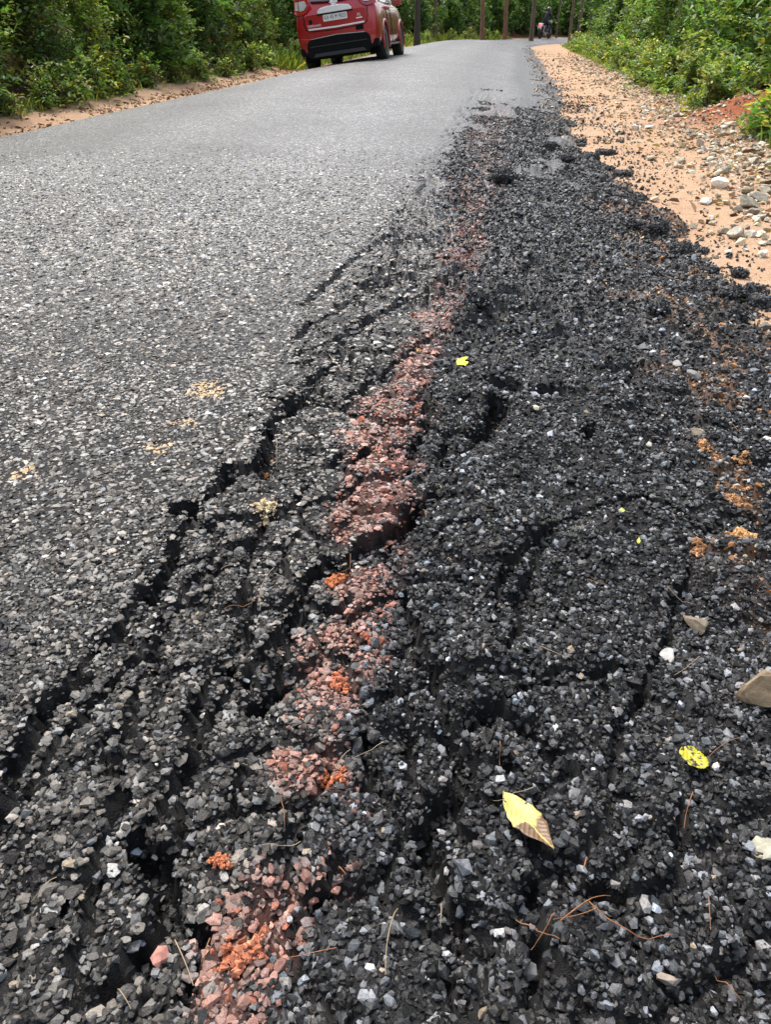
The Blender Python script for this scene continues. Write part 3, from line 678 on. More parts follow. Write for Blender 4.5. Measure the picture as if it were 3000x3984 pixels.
# past the bend: coffee under tall trunks
for s in np.arange(31, 78, 1.5):
    for row in range(2):
        shrub('coffee' if pr.uniform() < .8 else 'bright', i, s + pr.uniform(-.6, .6), -7.0 - 2.2*row + pr.uniform(-.5, .5), pr.uniform(.75, 1.1), pr.uniform(0, 6.28), 'under the tall trunks past the bend', GB); i += 1
for s in np.arange(44, 78, 1.6):
    shrub('coffee', i, s + pr.uniform(-.6, .6), -12 + pr.uniform(-1, 1), pr.uniform(1.1, 1.6), pr.uniform(0, 6.28), 'deep in the wood past the bend', GB); i += 1
for s in np.concatenate([np.arange(22, 42, .8), np.arange(44, 60, .9)]):
    shrub('weed', i, s + pr.uniform(-.3, .3), -5.45 + pr.uniform(-.35, .35), pr.uniform(.6, 1.0), pr.uniform(0, 6.28), 'on the verge under the coffee bushes', 'weeds on the verge past the car', 'roadside_weed'); i += 1

# ------------------------------------------------------------------ trees
def trunk_mesh(h, r0, seed, m):
    r = np.random.default_rng(seed); k = 16; z = np.linspace(-.15, h, k)
    p = np.stack([np.cumsum(r.normal(0, .03, k)), np.cumsum(r.normal(0, .03, k)), z], 1); rad = r0*(1 - .75*(z.clip(0)/h)) + r0*.35*np.exp(-z.clip(0)*3)
    segs = [(p, rad)]
    for _ in range(9):
        j = r.integers(7, 15); a = r.uniform(0, 6.28); l = r.uniform(.8, 2.4)
        tt = np.linspace(0, 1, 4)[:, None]; segs.append((p[j] + np.array([np.cos(a), np.sin(a), .25])*l*tt, np.linspace(.05, .015, 4)))
    V, F = tubes(segs, 9); return mesh_np('trunk', V, F, None, True, [m]), p
def crown_mesh(p, h, seed):
    r = np.random.default_rng(seed); nc = 60; zz = r.uniform(.62, 1.03, nc)*h; a = r.uniform(0, 6.28, nc); rr = (1.25 - zz/h)*h*.24*r.uniform(.3, 1, nc)
    c = np.stack([np.cos(a)*rr + p[-1, 0], np.sin(a)*rr + p[-1, 1], zz], 1); per = 15; ci = np.repeat(np.arange(nc), per); n = nc*per
    P = c[ci] + r.normal(0, .38, (n, 3)); Dr = unit(r.normal(0, 1, (n, 3)) + np.array([0, 0, -.3]))
    V, F = leaves(P, Dr, unit(r.normal(0, .6, (n, 3)) + np.array([0, 0, 1.])), .28*np.exp(r.normal(0, .2, n)), .055)
    return mesh_np('crown', V, F, {'col': np.repeat(cols(n, DARK+MID, .25, r), 6, axis=0)}, False, [M_LEAF])
TREES = []
for q in range(4):
    tm, p = trunk_mesh(15 + q, [.15, .19, .13, .24][q], 200+q, [M_BARK, M_BARKR, M_BARK, M_BARKD][q]); TREES.append((tm, crown_mesh(p, 15+q, 210+q)))
def tree(kind, x, y, sc, label, group='tall trunks in the wood'):
    s_, t_ = road_st(x, y); z = float(H_soil(np.array(x), np.array(y), s_, t_))
    e = empty('pine_tree', (x, y, z), label=label, category='tree', group=group); e.scale = (sc, sc, 1); e.rotation_euler = (0, 0, pr.uniform(0, 6.28))
    link('trunk', TREES[kind][0], e); link('crown', TREES[kind][1], e)
def ray(px, Y): return (px-1500)/3000*(Y*CP + CAM_H*SP), Y
for kind, px, Y, sc, lab in [
    (1, 1872, 47, .62, 'slender tree with a reddish trunk rising straight from the coffee bushes'),
    (1, 1962, 60, .75, 'pale reddish trunk half hidden behind the coffee bushes'),
    (0, 2066, 53, .85, 'straight brown trunk standing beside the motorcycle rider'),
    (3, 1625, 44, .62, 'thick dark trunk wrapped in leaves beyond the red car'),
    (3, 1735, 60, .7, 'dark trunk deep among the coffee bushes, one of a close pair'),
    (3, 1762, 62, .65, 'dark trunk deep among the coffee bushes, one of a close pair'),
    (2, 1690, 55, .9, 'thin brown trunk between the thick leafy trunk and the dark pair'),
    (0, 2215, 52, .55, 'thin straight trunk rising from the shrubs beyond the rider'),
    (2, 1585, 58, .8, 'thin brown trunk just past the roof of the red car'),
    (0, 1655, 64, .8, 'thin trunk close behind the thick leafy trunk'),
    (2, 1800, 66, 1.0, 'brown trunk between the dark pair and the reddish trunk'),
    (3, 1835, 72, .7, 'dark far trunk just beside the reddish trunk'),
    (0, 1915, 70, .9, 'grey-brown far trunk between the reddish and the pale trunk'),
    (2, 2180, 74, 1.0, 'far trunk between the rider and the thin straight trunk'),
    (2, 2250, 60, .9, 'trunk standing where the shrubs hide the bend'),
    (2, 2032, 66, .5, 'thin brown pole-like trunk between the far dark trunk and the rider'),
    (0, 2098, 78, .5, 'thin far trunk rising right behind the rider helmet'),
    (2, 2165, 64, .45, 'very thin trunk just beyond the rider'),
    (0, 2240, 72, .55, 'thin grey trunk at the mouth of the bend'),
    (3, 2290, 66, .5, 'thin dark trunk rising over the shrubs of the bend'),
    (2, 2140, 70, .9, 'far thin trunk behind the motorcycle rider'),
    (3, 2005, 72, .8, 'far dark trunk between the pale trunk and the rider')]:
    tree(kind, *ray(px, Y), sc, lab)
for k in range(40):
    s_ = pr.uniform(34, 105); t_ = pr.uniform(-34, -9.5); x, y = road_xy(s_, t_)
    tree(int(pr.integers(4)), float(x), float(y), pr.uniform(.7, 1.2), 'tall straight trunk far back in the shady wood')
for k in range(7):
    s_ = pr.uniform(6, 34); t_ = pr.uniform(-22, -14); x, y = road_xy(s_, t_)
    tree(int(pr.integers(4)), float(x), float(y), pr.uniform(.9, 1.3), 'tall tree behind the bank on the car side', 'tall trees behind the bank')
for k in range(8):
    s_ = pr.uniform(12, 38); t_ = pr.uniform(9, 16); x, y = road_xy(s_, t_)
    tree(int(pr.integers(4)), float(x), float(y), pr.uniform(.9, 1.3), 'tall tree behind the shrubs of the stony side', 'tall trees behind the stony verge')
# the wood far behind reads as one mass
r = np.random.default_rng(5); n = 16000
ang = r.uniform(-1.25, 1.1, n); dist = r.uniform(0, 1, n); cl = r.integers(0, 420, n); ca = r.uniform(-1.3, 1.15, 420); cz = r.uniform(0, 1, 420)**1.2*9; cd = r.uniform(88, 118, 420)
a_ = ca[cl] + r.normal(0, .012, n); d_ = cd[cl] + r.normal(0, 1.2, n)
P = np.stack([np.sin(a_)*d_, np.cos(a_)*d_, cz[cl] + r.normal(0, .8, n)], 1)
V, F = leaves(P, r.normal(0, 1, (n, 3)), unit(r.normal(0, .7, (n, 3)) + np.array([0, 0, 1.])), 1.25*np.exp(r.normal(0, .25, n)), .7)
link('distant_wood', mesh_np('distant_wood', V, F, {'col': np.repeat(cols(420, DARK+DARK+MID, .3, r)[cl], 6, axis=0)}, False, [M_LEAF]), label='dense dark far-off wood closing the view behind the trunks', category='wood', kind='stuff')

# ------------------------------------------------------------------ grass on the verges
r = np.random.default_rng(15); MNDX, MNDY = [float(v) for v in at(2900, 470)]
def grass(n, s0, s1, t0, t1, hgt, pal):
    s = s0 + (s1-s0)*r.uniform(size=n)**1.5; t = r.uniform(t0, t1, n); x, y = road_xy(s, t); k = (fbm(x*1.3, y*1.3, 150, 3) > .44) & (np.hypot(x-MNDX, y-MNDY) > 1.1)
    s, t, x, y = s[k], t[k], x[k], y[k]; m = len(x); z = H_soil(x, y, s, t)
    V, F = leaves(np.stack([x, y, z-.01], 1), np.stack([r.normal(0, .45, m), r.normal(0, .45, m), np.ones(m)], 1), unit(r.normal(0, 1, (m, 3)) + np.array([0, -.5, .2])), hgt*np.exp(r.normal(0, .35, m)), .012 + hgt*.03, curl=.3, fold=.05)
    return V, F, np.repeat(cols(m, pal, .3, r), 6, axis=0)
def join(parts):
    off = 0; A, B_, Cc = [], [], []
    for v, f, c in parts: A.append(v); B_.append(f+off); Cc.append(c); off += len(v)
    return np.concatenate(A), np.concatenate(B_), np.concatenate(Cc)
V, F, c = join([grass(7000, 5.5, 45, 2.5, 3.4, .11, YEL+YEL+LIGHT), grass(3500, 5, 45, -5.7, -5.3, .10, YEL+LIGHT+OLIVE), grass(9000, 20, 60, -6.5, -4.8, .24, YEL+YEL+LIGHT)])
link('roadside_grass', mesh_np('roadside_grass', V, F, {'col': c}, False, [M_LEAF]), label='yellow-green grass tufts along both verges', category='grass', kind='stuff')
# ------------------------------------------------------------------ red car parked on the far side of the road
def box(bm, x0, x1, y0, y1, z0, z1, mi=0):
    vs = [bm.verts.new((x, y, z)) for x in (x0, x1) for y in (y0, y1) for z in (z0, z1)]
    for f in ((0, 1, 3, 2), (4, 6, 7, 5), (0, 4, 5, 1), (2, 3, 7, 6), (0, 2, 6, 4), (1, 5, 7, 3)):
        fc = bm.faces.new([vs[i] for i in f]); fc.material_index = mi
    return vs
def prism(pts, y0, y1, bev=0.0):
    """outline in x,z extruded along y"""
    bm = bmesh.new(); a = [bm.verts.new((x, y0, z)) for x, z in pts]; b = [bm.verts.new((x, y1, z)) for x, z in pts]; n = len(pts)
    bm.faces.new(a); bm.faces.new(b[::-1])
    for i in range(n): bm.faces.new((a[i], b[i], b[(i+1) % n], a[(i+1) % n]))
    bmesh.ops.recalc_face_normals(bm, faces=bm.faces)
    if bev: bmesh.ops.bevel(bm, geom=bm.edges[:], offset=bev, segments=2, affect='EDGES', profile=.6)
    return bm
def rrect(x0, x1, z0, z1, r, n=5):
    out = []
    for cx, cz, a0 in ((x1-r, z0+r, -90), (x1-r, z1-r, 0), (x0+r, z1-r, 90), (x0+r, z0+r, 180)):
        for k in range(n): a = R(a0 + 90*k/(n-1)); out.append((cx + r*math.cos(a), cz + r*math.sin(a)))
    return out
def lathe(prof, n=32, axis='x'):
    """prof (radius, offset) revolved about the x axis"""
    bm = bmesh.new(); rings = []
    for rr, x in prof: rings.append([bm.verts.new((x, rr*math.cos(2*math.pi*k/n), rr*math.sin(2*math.pi*k/n))) for k in range(n)])
    for a, b in zip(rings[:-1], rings[1:]):
        for k in range(n): bm.faces.new((a[k], a[(k+1) % n], b[(k+1) % n], b[k]))
    bm.faces.new(rings[0][::-1]); bm.faces.new(rings[-1])
    bmesh.ops.recalc_face_normals(bm, faces=bm.faces); return bm
def text_mesh(txt, size, m, parent, loc, rot, name, ext=.002, spacing=1.0):
    cu = bpy.data.curves.new(name, 'FONT'); cu.body = txt; cu.size = size; cu.extrude = ext; cu.align_x = 'CENTER'; cu.align_y = 'CENTER'; cu.space_character = spacing
    o = bpy.data.objects.new('tmp', cu); C.objects.link(o); dg = bpy.context.evaluated_depsgraph_get(); dg.update()
    me = bpy.data.meshes.new_from_object(o.evaluated_get(dg)); me.name = name; bpy.data.objects.remove(o); bpy.data.curves.remove(cu)
    me.materials.clear(); me.materials.append(m); t = link(name, me, parent); t.location = loc; t.rotation_euler = rot; return t
m_red, nt, b = mat('red_car_paint')
b.inputs['Base Color'].default_value = (.42, .012, .022, 1); b.inputs['Metallic'].default_value = .25; b.inputs['Roughness'].default_value = .25
b.inputs['Coat Weight'].default_value = 1.0; b.inputs['Coat Roughness'].default_value = .06
tc = nd(nt, 'ShaderNodeTexCoord'); fl = noise(nt, 3, 4, .6, tc.outputs['Object'])      # road dust low on the body
sx = nd(nt, 'ShaderNodeSeparateXYZ'); lk(nt, tc.outputs['Object'], sx.inputs[0])
dz = maprange(nt, sx.outputs[2], .25, .75, .35, 0)
dm_ = nd(nt, 'ShaderNodeMath', operation='MULTIPLY'); lk(nt, dz, dm_.inputs[0]); lk(nt, fl.outputs['Fac'], dm_.inputs[1])
lk(nt, mix(nt, dm_.outputs[0], (.42, .012, .022), (.28, .14, .09)), b.inputs['Base Color'])
m_blk = plain('black_plastic', (.007, .007, .008), .75, grain=.3, gscale=12, spec=.15)
m_tyre = plain('tyre_rubber', (.030, .027, .025), .85, grain=.4, gscale=10)
m_alloy = plain('alloy', (.42, .42, .43), .35, .85, grain=.15)
m_chr = plain('chrome', (.90, .90, .90), .38, .55)
m_glass = plain('car_glass', (.022, .030, .036), .04, 0, coat=1.0)
m_lampr = plain('tail_lamp_red', (.42, .012, .015), .15, coat=1.0)
m_lampw = plain('tail_lamp_clear', (.62, .60, .58), .18, .25, coat=1.0)
m_plate = plain('plate_white', (.80, .80, .78), .4); m_ink = plain('plate_ink', (.015, .015, .015), .5)
m_skid = plain('skid_grey', (.035, .035, .036), .6)
m_under = plain('underbody', (.012, .012, .012), .9)

CAR_ROLL = R(7.4)
cx, cy = -0.78, 19.0
cs, ct = road_st(cx, cy); cz = 0.145
car = empty('parked_car', (cx, cy, cz), label='dusty red sport utility car parked facing away at the road edge', category='car')
fwd = Vector((D[0], D[1], 0)); rgt = Vector((N[0], N[1], 0))*math.cos(CAR_ROLL) + Vector((0, 0, math.sin(CAR_ROLL))); up = rgt.cross(fwd)
Mx = Matrix((rgt, fwd, up)).transposed().to_4x4(); Mx = Mx @ Matrix.Scale(.96, 4); Mx.translation = (cx, cy, cz); car.matrix_world = Mx
# body: one lofted shell with the arches cut out  (x right, y forward from the rear axle, z up)
ST = [ # y, half width, floor z, belt z, roof z, roof half width, rake of upper part
    (-.80, .770, .30, 1.06, 1.60, .52, .34), (-.785, .835, .28, 1.06, 1.62, .56, .34), (-.74, .875, .27, 1.06, 1.635, .585, .335), (-.60, .900, .27, 1.06, 1.645, .60, .28),
    (-.30, .910, .27, 1.05, 1.66, .61, .10), (.15, .910, .26, 1.04, 1.672, .62, 0), (.9, .905, .26, 1.03, 1.68, .62, 0), (1.5, .905, .26, 1.02, 1.67, .62, -.05),
    (1.95, .905, .26, 1.02, 1.56, .60, -.28), (2.25, .905, .26, 1.02, 1.20, .64, -.12), (2.55, .905, .26, 1.00, 1.08, .66, 0), (3.05, .895, .26, .96, 1.03, .64, 0), (3.35, .86, .27, .88, .94, .60, 0), (3.50, .74, .32, .80, .84, .50, 0), (3.53, .68, .36, .76, .79, .46, 0)]
bm = bmesh.new(); rings = []
for y, w, zb, zbelt, zr, wr, rake in ST:
    half = [(.60*w, zb, 0), (.93*w, zb+.04, 0), (.99*w, zb+.16, 0), (1.0*w, .62, 0), (1.0*w, .80, 0), (.985*w, zbelt-.10, .02), (.955*w, zbelt, .08), (.90*w if zr > zbelt+.3 else .90*w, zbelt+.05 if zr > zbelt+.1 else zbelt+(zr-zbelt)*.5, .14),
            (wr+.10 if zr > zbelt+.3 else .8*w, zbelt+(zr-zbelt)*.72, .66), (wr, zr-.035, .93), (wr*.80, zr-.004, 1.0), (wr*.35, zr, 1.0)]
    if y < -.7: half[2] = (.97*w, zb+.16, 0)
    ring = [(x, y + rake*k, z) for x, z, k in half] + [(-x, y + rake*k, z) for x, z, k in half[::-1]]
    rings.append([bm.verts.new(p) for p in ring])
nR = len(rings[0])
for a, c in zip(rings[:-1], rings[1:]):
    for k in range(nR): bm.faces.new((a[k], a[(k+1) % nR], c[(k+1) % nR], c[k]))
for ring in (rings[0], rings[-1]):
    for k in range(nR//2 - 1): bm.faces.new((ring[k], ring[k+1], ring[nR-2-k], ring[nR-1-k]))
bmesh.ops.recalc_face_normals(bm, faces=bm.faces)
body = bm_obj('body', bm, [m_red, m_under], None, True)
cuts = []
for yy in (0, 2.67):
    cb = bmesh.new(); n = 40
    for sgn in (-1, 1):
        A = [cb.verts.new((sgn*.58, yy + .405*math.cos(2*math.pi*k/n), .345 + .405*math.sin(2*math.pi*k/n))) for k in range(n)]
        B = [cb.verts.new((sgn*1.2, yy + .405*math.cos(2*math.pi*k/n), .345 + .405*math.sin(2*math.pi*k/n))) for k in range(n)]
        cb.faces.new(A); cb.faces.new(B)
        for k in range(n): cb.faces.new((A[k], A[(k+1) % n], B[(k+1) % n], B[k]))
    bmesh.ops.recalc_face_normals(cb, faces=cb.faces)
    for f in cb.faces: f.material_index = 1
    cuts.append(bm_obj('cut', cb, [m_red, m_under]))
md = body.modifiers.new('sub', 'SUBSURF'); md.levels = 2; md.render_levels = 2
for q in cuts: md = body.modifiers.new('cut', 'BOOLEAN'); md.object = q; md.operation = 'DIFFERENCE'; md.solver = 'EXACT'
dg = bpy.context.evaluated_depsgraph_get(); dg.update()
bme = bpy.data.meshes.new_from_object(body.evaluated_get(dg)); old = body.data; body.modifiers.clear(); body.data = bme; bme.name = 'body'
for q in cuts: bpy.data.objects.remove(q)
bme.materials.clear(); bme.materials.append(m_red); bme.materials.append(m_under)
body.parent = car
def cpart(name, bm, m, smooth=False, loc=None, parent=None, **kw):
    o = bm_obj(name, bm, m, parent or car, smooth, **kw)
    if loc: o.location = loc
    return o
RY = -.80
# tailgate panel with the plate recess, chrome and lettering
tg = [(-.60, 1.02), (-.66, .98), (-.665, .86), (-.64, .775), (-.57, .735), (-.3, .72), (0, .715), (.3, .72), (.57, .735), (.64, .775), (.665, .86), (.66, .98), (.60, 1.02)]
tail = cpart('tailgate', prism(tg, RY-.018, RY+.05, .010), m_red)
rec = prism([(-.42, .83), (.42, .83), (.30, 1.0), (-.30, 1.0)], RY-.021, RY-.015, 0)
cpart('plate_recess', rec, m_red, parent=tail)
pl = cpart('number_plate', prism(rrect(-.255, .255, .865, .985, .012), RY-.032, RY-.022), m_plate, parent=tail)
text_mesh('KA 45 M 9553', .098, m_ink, tail, (0, RY-.034, .925), (R(90), 0, 0), 'plate_lettering', .001, 1.0).scale = (.80, 1, 1)
cpart('chrome_garnish', prism([(-.36, 1.012), (.36, 1.012), (.365, 1.05), (.30, 1.105), (.15, 1.125), (-.15, 1.125), (-.30, 1.105), (-.365, 1.05)], RY-.042, RY-.010, .008), m_chr, parent=tail)
cpart('garnish_shadow_lip', prism(rrect(-.38, .38, .985, 1.014, .008), RY-.040, RY-.012), m_blk, parent=tail)
em = lathe([(.066, 0), (.070, .010), (.052, .014), (.050, .008)], 28); bmesh.ops.rotate(em, verts=em.verts, cent=(0, 0, 0), matrix=Matrix.Rotation(R(-90), 3, 'Z'))
e_ = cpart('round_emblem', em, m_chr, True, (0, RY+.02, 1.185), parent=tail)
cpart('emblem_bar', prism(rrect(-.085, .085, 1.172, 1.198, .006), RY-.002, RY+.022), m_chr, parent=tail)
cpart('chrome_strip', prism([(-.60, .745), (0, .732), (.60, .745), (.60, .775), (0, .762), (-.60, .775)], RY-.034, RY-.012, .004), m_chr, parent=tail)
text_mesh('TERRANO', .062, m_chr, tail, (-.47, RY-.020, .815), (R(90), 0, 0), 'model_badge', .002, 1.1)
text_mesh('XL', .070, m_chr, tail, (.50, RY-.020, .90), (R(90), 0, 0), 'trim_badge', .002, 1.0)
cpart('badge_bar', prism(rrect(.435, .565, .835, .855, .004), RY-.022, RY-.014), m_chr, parent=tail)
cpart('oval_sticker', prism(rrect(-.57, -.50, .845, .93, .03), RY-.021, RY-.016), m_blk, parent=tail)
# tailgate seam
seam = [(-.675, 1.02), (-.68, .86), (-.655, .765), (-.58, .722), (-.3, .705), (0, .70), (.3, .705), (.58, .722), (.655, .765), (.68, .86), (.675, 1.02)]
V_, F_ = tubes([(np.array([(x, RY-.002, z) for x, z in seam]), .007)], 6)
link('tailgate_seam', mesh_np('tailgate_seam', V_, F_, None, True, [m_blk]), car)
# rear window, lamps
def panel(name, pts, m, thick=.012, parent=None):
    bm = bmesh.new(); a = [Vector(p) for p in pts]; nrm = (a[1]-a[0]).cross(a[-1]-a[0]).normalized()
    A = [bm.verts.new(p) for p in a]; B = [bm.verts.new(p + nrm*thick) for p in a]; n = len(a)
    bm.faces.new(A); bm.faces.new(B[::-1])
    for k in range(n): bm.faces.new((A[k], B[k], B[(k+1) % n], A[(k+1) % n]))
    bmesh.ops.recalc_face_normals(bm, faces=bm.faces)
    return cpart(name, bm, m, False, None, parent)
panel('rear_window', [(-.50, RY+.075, 1.235), (-.14, RY+.058, 1.20), (.14, RY+.058, 1.20), (.50, RY+.075, 1.235), (.57, RY+.17, 1.36), (.50, RY+.30, 1.55), (-.50, RY+.30, 1.55), (-.57, RY+.17, 1.36)], m_glass, .025)
panel('roof_spoiler', [(-.55, RY+.24, 1.60), (.55, RY+.24, 1.60), (.55, RY+.5, 1.655), (-.55, RY+.5, 1.655)], m_red, .03)
for sg in (-1, 1):
    lamp = panel('tail_lamp', [(sg*.50, RY+.010, 1.20), (sg*.60, RY-.002, 1.06), (sg*.68, RY+.004, 1.03), (sg*.80, RY+.035, 1.035), (sg*.865, RY+.10, 1.06), (sg*.85, RY+.17, 1.30), (sg*.80, RY+.12, 1.34), (sg*.58, RY+.06, 1.33)][::sg], m_lampr, .03)
    panel('clear_lens', [(sg*.565, RY-.022, 1.185), (sg*.63, RY-.028, 1.11), (sg*.735, RY-.010, 1.10), (sg*.735, RY+.022, 1.27), (sg*.60, RY+.010, 1.27)][::sg], m_lampw, .012, parent=lamp)
    panel('clear_lens', [(sg*.755, RY-.002, 1.12), (sg*.83, RY+.045, 1.13), (sg*.82, RY+.09, 1.27), (sg*.755, RY+.035, 1.27)][::sg], m_lampw, .012, parent=lamp)
    cpart('rear_reflector', prism(rrect(sg*.70-.09, sg*.70+.09, .545, .585, .012), RY-.012, RY+.05), m_lampr)
    pr_ = prism([(sg*.58, .50), (sg*.80, .53), (sg*.82, .62), (sg*.60, .60)][::sg], RY-.004, RY+.04, .006); cpart('bumper_scoop', pr_, m_red)
    # wheels, flaps, mirrors, rails, steps, side glass
    flap = bmesh.new(); box(flap, sg*.70-.12, sg*.70+.12, -.44, -.425, .16, .42); cpart('mud_flap', flap, m_blk)
    for yy in (0, 2.67):
        w = empty('wheel'); w.parent = car; w.location = (sg*.785, yy, .34); w.rotation_euler = (0, 0, 0 if sg > 0 else math.pi)
        bm_obj('tyre', lathe([(.225, -.10), (.31, -.115), (.335, -.095), (.342, -.06), (.342, .06), (.335, .095), (.31, .115), (.225, .105)], 40), m_tyre, w, True)
        bm_obj('wheel_disc', lathe([(.02, -.02), (.225, -.02), (.225, .02), (.02, .02)], 32), m_under, w)
        rb = lathe([(.226, .06), (.232, .108), (.212, .108), (.205, .05)], 36)
        for k in range(5):
            g = bmesh.new(); vs_ = box(g, .055, .085, -.032, .032, .03, .215); bmesh.ops.rotate(g, verts=g.verts, cent=(0, 0, 0), matrix=Matrix.Rotation(2*math.pi*k/5, 3, 'X'))
            me_ = bpy.data.meshes.new('t'); g.to_mesh(me_); g.free(); rb.from_mesh(me_); bpy.data.meshes.remove(me_)
        hb = lathe([(.055, .05), (.055, .09), (.03, .10)], 18); me_ = bpy.data.meshes.new('t'); hb.to_mesh(me_); hb.free(); rb.from_mesh(me_); bpy.data.meshes.remove(me_)
        bm_obj('rim', rb, m_alloy, w)
        V_, F_ = tubes([(np.array([(sg*.905, yy + .42*math.cos(a), .345 + .42*math.sin(a)) for a in np.linspace(-.25, math.pi+.25, 24)]), .022)], 8)
        link('wheel_arch_trim', mesh_np('wheel_arch_trim', V_, F_, None, True, [m_red]), car)
    panel('side_window', [(sg*.845, -.02, 1.10), (sg*.86, .95, 1.08), (sg*.70, .95, 1.55), (sg*.70, .12, 1.53)][::-sg], m_glass, .02)
    panel('side_window', [(sg*.86, 1.0, 1.08), (sg*.855, 1.86, 1.07), (sg*.70, 1.45, 1.55), (sg*.70, 1.0, 1.55)][::-sg], m_glass, .02)
    mb = prism(rrect(-.10, .10, -.07, .07, .04), -.05, .05, .02); mo = cpart('door_mirror', mb, m_red, True, (sg*1.0, 1.72, 1.10))
    st_ = bmesh.new(); box(st_, sg*.84-.06, sg*.84+.06, .48, 2.18, .285, .325); cpart('side_step', st_, m_alloy)
    for yy in (.55, 1.5):
        hd = bmesh.new(); box(hd, sg*.912-.012, sg*.912+.012, yy, yy+.2, .88, .91); cpart('door_handle', hd, m_chr)
    for yy in (.42, 1.0):
        V_, F_ = tubes([(np.array([(sg*.908, yy, .34), (sg*.911, yy, .62), (sg*.908, yy, .85), (sg*.885, yy, 1.0)]), .006)], 6); link('door_seam', mesh_np('door_seam', V_, F_, None, True, [m_blk]), car)
    V_, F_ = tubes([(np.array([(sg*.56, y_, z_) for y_, z_ in ((-.35, 1.66), (-.25, 1.71), (.5, 1.735), (1.3, 1.725), (1.5, 1.67))]), .018)], 8); link('roof_rail', mesh_np('roof_rail', V_, F_, None, True, [m_alloy]), car)
    cpart('headlamp', prism(rrect(sg*.60-.16, sg*.60+.16, .72, .84, .04), 3.40, 3.50, .01), m_lampw)
panel('windscreen', [(-.66, 2.28, 1.13), (.66, 2.28, 1.13), (.56, 1.66, 1.60), (-.56, 1.66, 1.60)], m_glass, .03)
cpart('grille', prism(rrect(-.38, .38, .56, .80, .04), 3.50, 3.56, .008), m_blk)
# lower bumper
lb = [(-.68, .50), (-.63, .570), (-.3, .600), (0, .605), (.3, .600), (.63, .570), (.68, .50), (.70, .30), (.62, .22), (-.62, .22), (-.70, .30)]
bmp = cpart('lower_bumper', prism(lb, RY-.025, RY+.12, .02), m_blk)
cpart('bumper_edge_strip', prism([(-.58, .578), (0, .606), (.58, .578), (.58, .592), (0, .622), (-.58, .592)], RY-.032, RY-.01), m_alloy, parent=bmp)
cpart('skid_lip', prism([(-.58, .25), (.58, .25), (.52, .315), (-.52, .315)], RY-.040, RY-.01, .006), m_skid, parent=bmp)
cpart('bumper_groove', prism([(-.62, .44), (.62, .44), (.61, .455), (-.61, .455)], RY-.034, RY-.02), m_skid, parent=bmp)
cpart('fog_lamp', prism(rrect(.40, .56, .635, .715, .012), RY-.014, RY+.02), m_blk)
for sg in (-1, 1):
    cpart('corner_valance', prism([(sg*.62, .27), (sg*.84, .30), (sg*.86, .44), (sg*.64, .46)][::sg], RY+.01, RY+.2, .02), m_blk)
ub = bmesh.new(); box(ub, -.60, .60, -.70, 3.2, .20, .34); cpart('underbody', ub, m_under)
ax = bmesh.new(); box(ax, -.72, .72, -.05, .05, .28, .38); cpart('rear_axle', ax, m_under)
ex = lathe([(.030, 0), (.033, .01), (.033, .25), (.02, .25)], 16); bmesh.ops.rotate(ex, verts=ex.verts, cent=(0, 0, 0), matrix=Matrix.Rotation(R(90), 3, 'Z'))
cpart('exhaust_tip', ex, m_alloy, True, (-.42, RY+.05, .25))

# ------------------------------------------------------------------ motorcycle and rider
m_jacket = plain('dark_jacket', (.016, .017, .022), .75, grain=.4, gscale=14); m_trous = plain('dark_trousers', (.022, .020, .030), .8, grain=.3, gscale=14)
m_helmet = plain('black_helmet', (.03, .035, .035), .18, coat=1.0); m_skin = plain('skin', (.28, .16, .10), .6, grain=.1); m_shoe = plain('shoe', (.02, .018, .016), .6)
m_bike = plain('motorcycle_black', (.02, .02, .022), .35, coat=.6); m_white = plain('white_panel', (.78, .78, .76), .4); m_blight = plain('brake_light', (.6, .02, .03), .2, emis=((1.0, .06, .09), 2.0))
bx_, by_ = 10.35, 59.0; bs, bt = road_st(bx_, by_); bz = float(H_road(np.array([bx_]), np.array([by_]), np.array([float(bs)]), np.array([float(bt)]))[0])
hd_ = road_heading(float(bs))
bike = empty('motorcycle', (bx_, by_, bz), label='black motorcycle with red tail light and white plate on the bend', category='motorcycle'); bike.rotation_euler = (0, R(4), -hd_)
def tubepart(name, segs, m, parent, sides=8): V_, F_ = tubes(segs, sides); return link(name, mesh_np(name, V_, F_, None, True, [m]), parent)
for yy in (-.64, .66):
    w = empty('wheel'); w.parent = bike; w.location = (0, yy, .30)
    bm_obj('tyre', lathe([(.24, -.045), (.285, -.05), (.305, 0), (.285, .05), (.24, .045)], 28), m_tyre, w, True)
    bm_obj('rim', lathe([(.03, -.02), (.235, -.035), (.235, .035), (.03, .02)], 24), m_alloy, w)
bdy = prism([(-.09, .40), (.09, .40), (.13, .62), (.10, .80), (-.10, .80), (-.13, .62)], -.28, .45, .03); bm_obj('engine_block', bdy, m_bike, bike)
tk = prism([(-.10, .74), (.10, .74), (.15, .86), (.10, .99), (-.10, .99), (-.15, .86)], .05, .52, .04); bm_obj('fuel_tank', tk, m_bike, bike, True)
st_ = prism([(-.12, .76), (.12, .76), (.14, .83), (-.14, .83)], -.70, .08, .025); bm_obj('seat', st_, m_blk, bike, True)
tl_ = prism([(-.11, .70), (.11, .70), (.13, .86), (-.13, .86)], -.84, -.62, .03); bm_obj('tail_fairing', tl_, m_white, bike, True)
bl = prism(rrect(-.085, .085, .70, .80, .02), -.87, -.835, .004); bm_obj('tail_light', bl, m_blight, bike)
pb = prism(rrect(-.12, .12, .54, .68, .01), -.90, -.88); pb_ = bm_obj('number_plate', pb, m_white, bike)
mg = bmesh.new(); box(mg, -.07, .07, -.90, -.78, .34, .60); bm_obj('mudguard', mg, m_bike, bike)
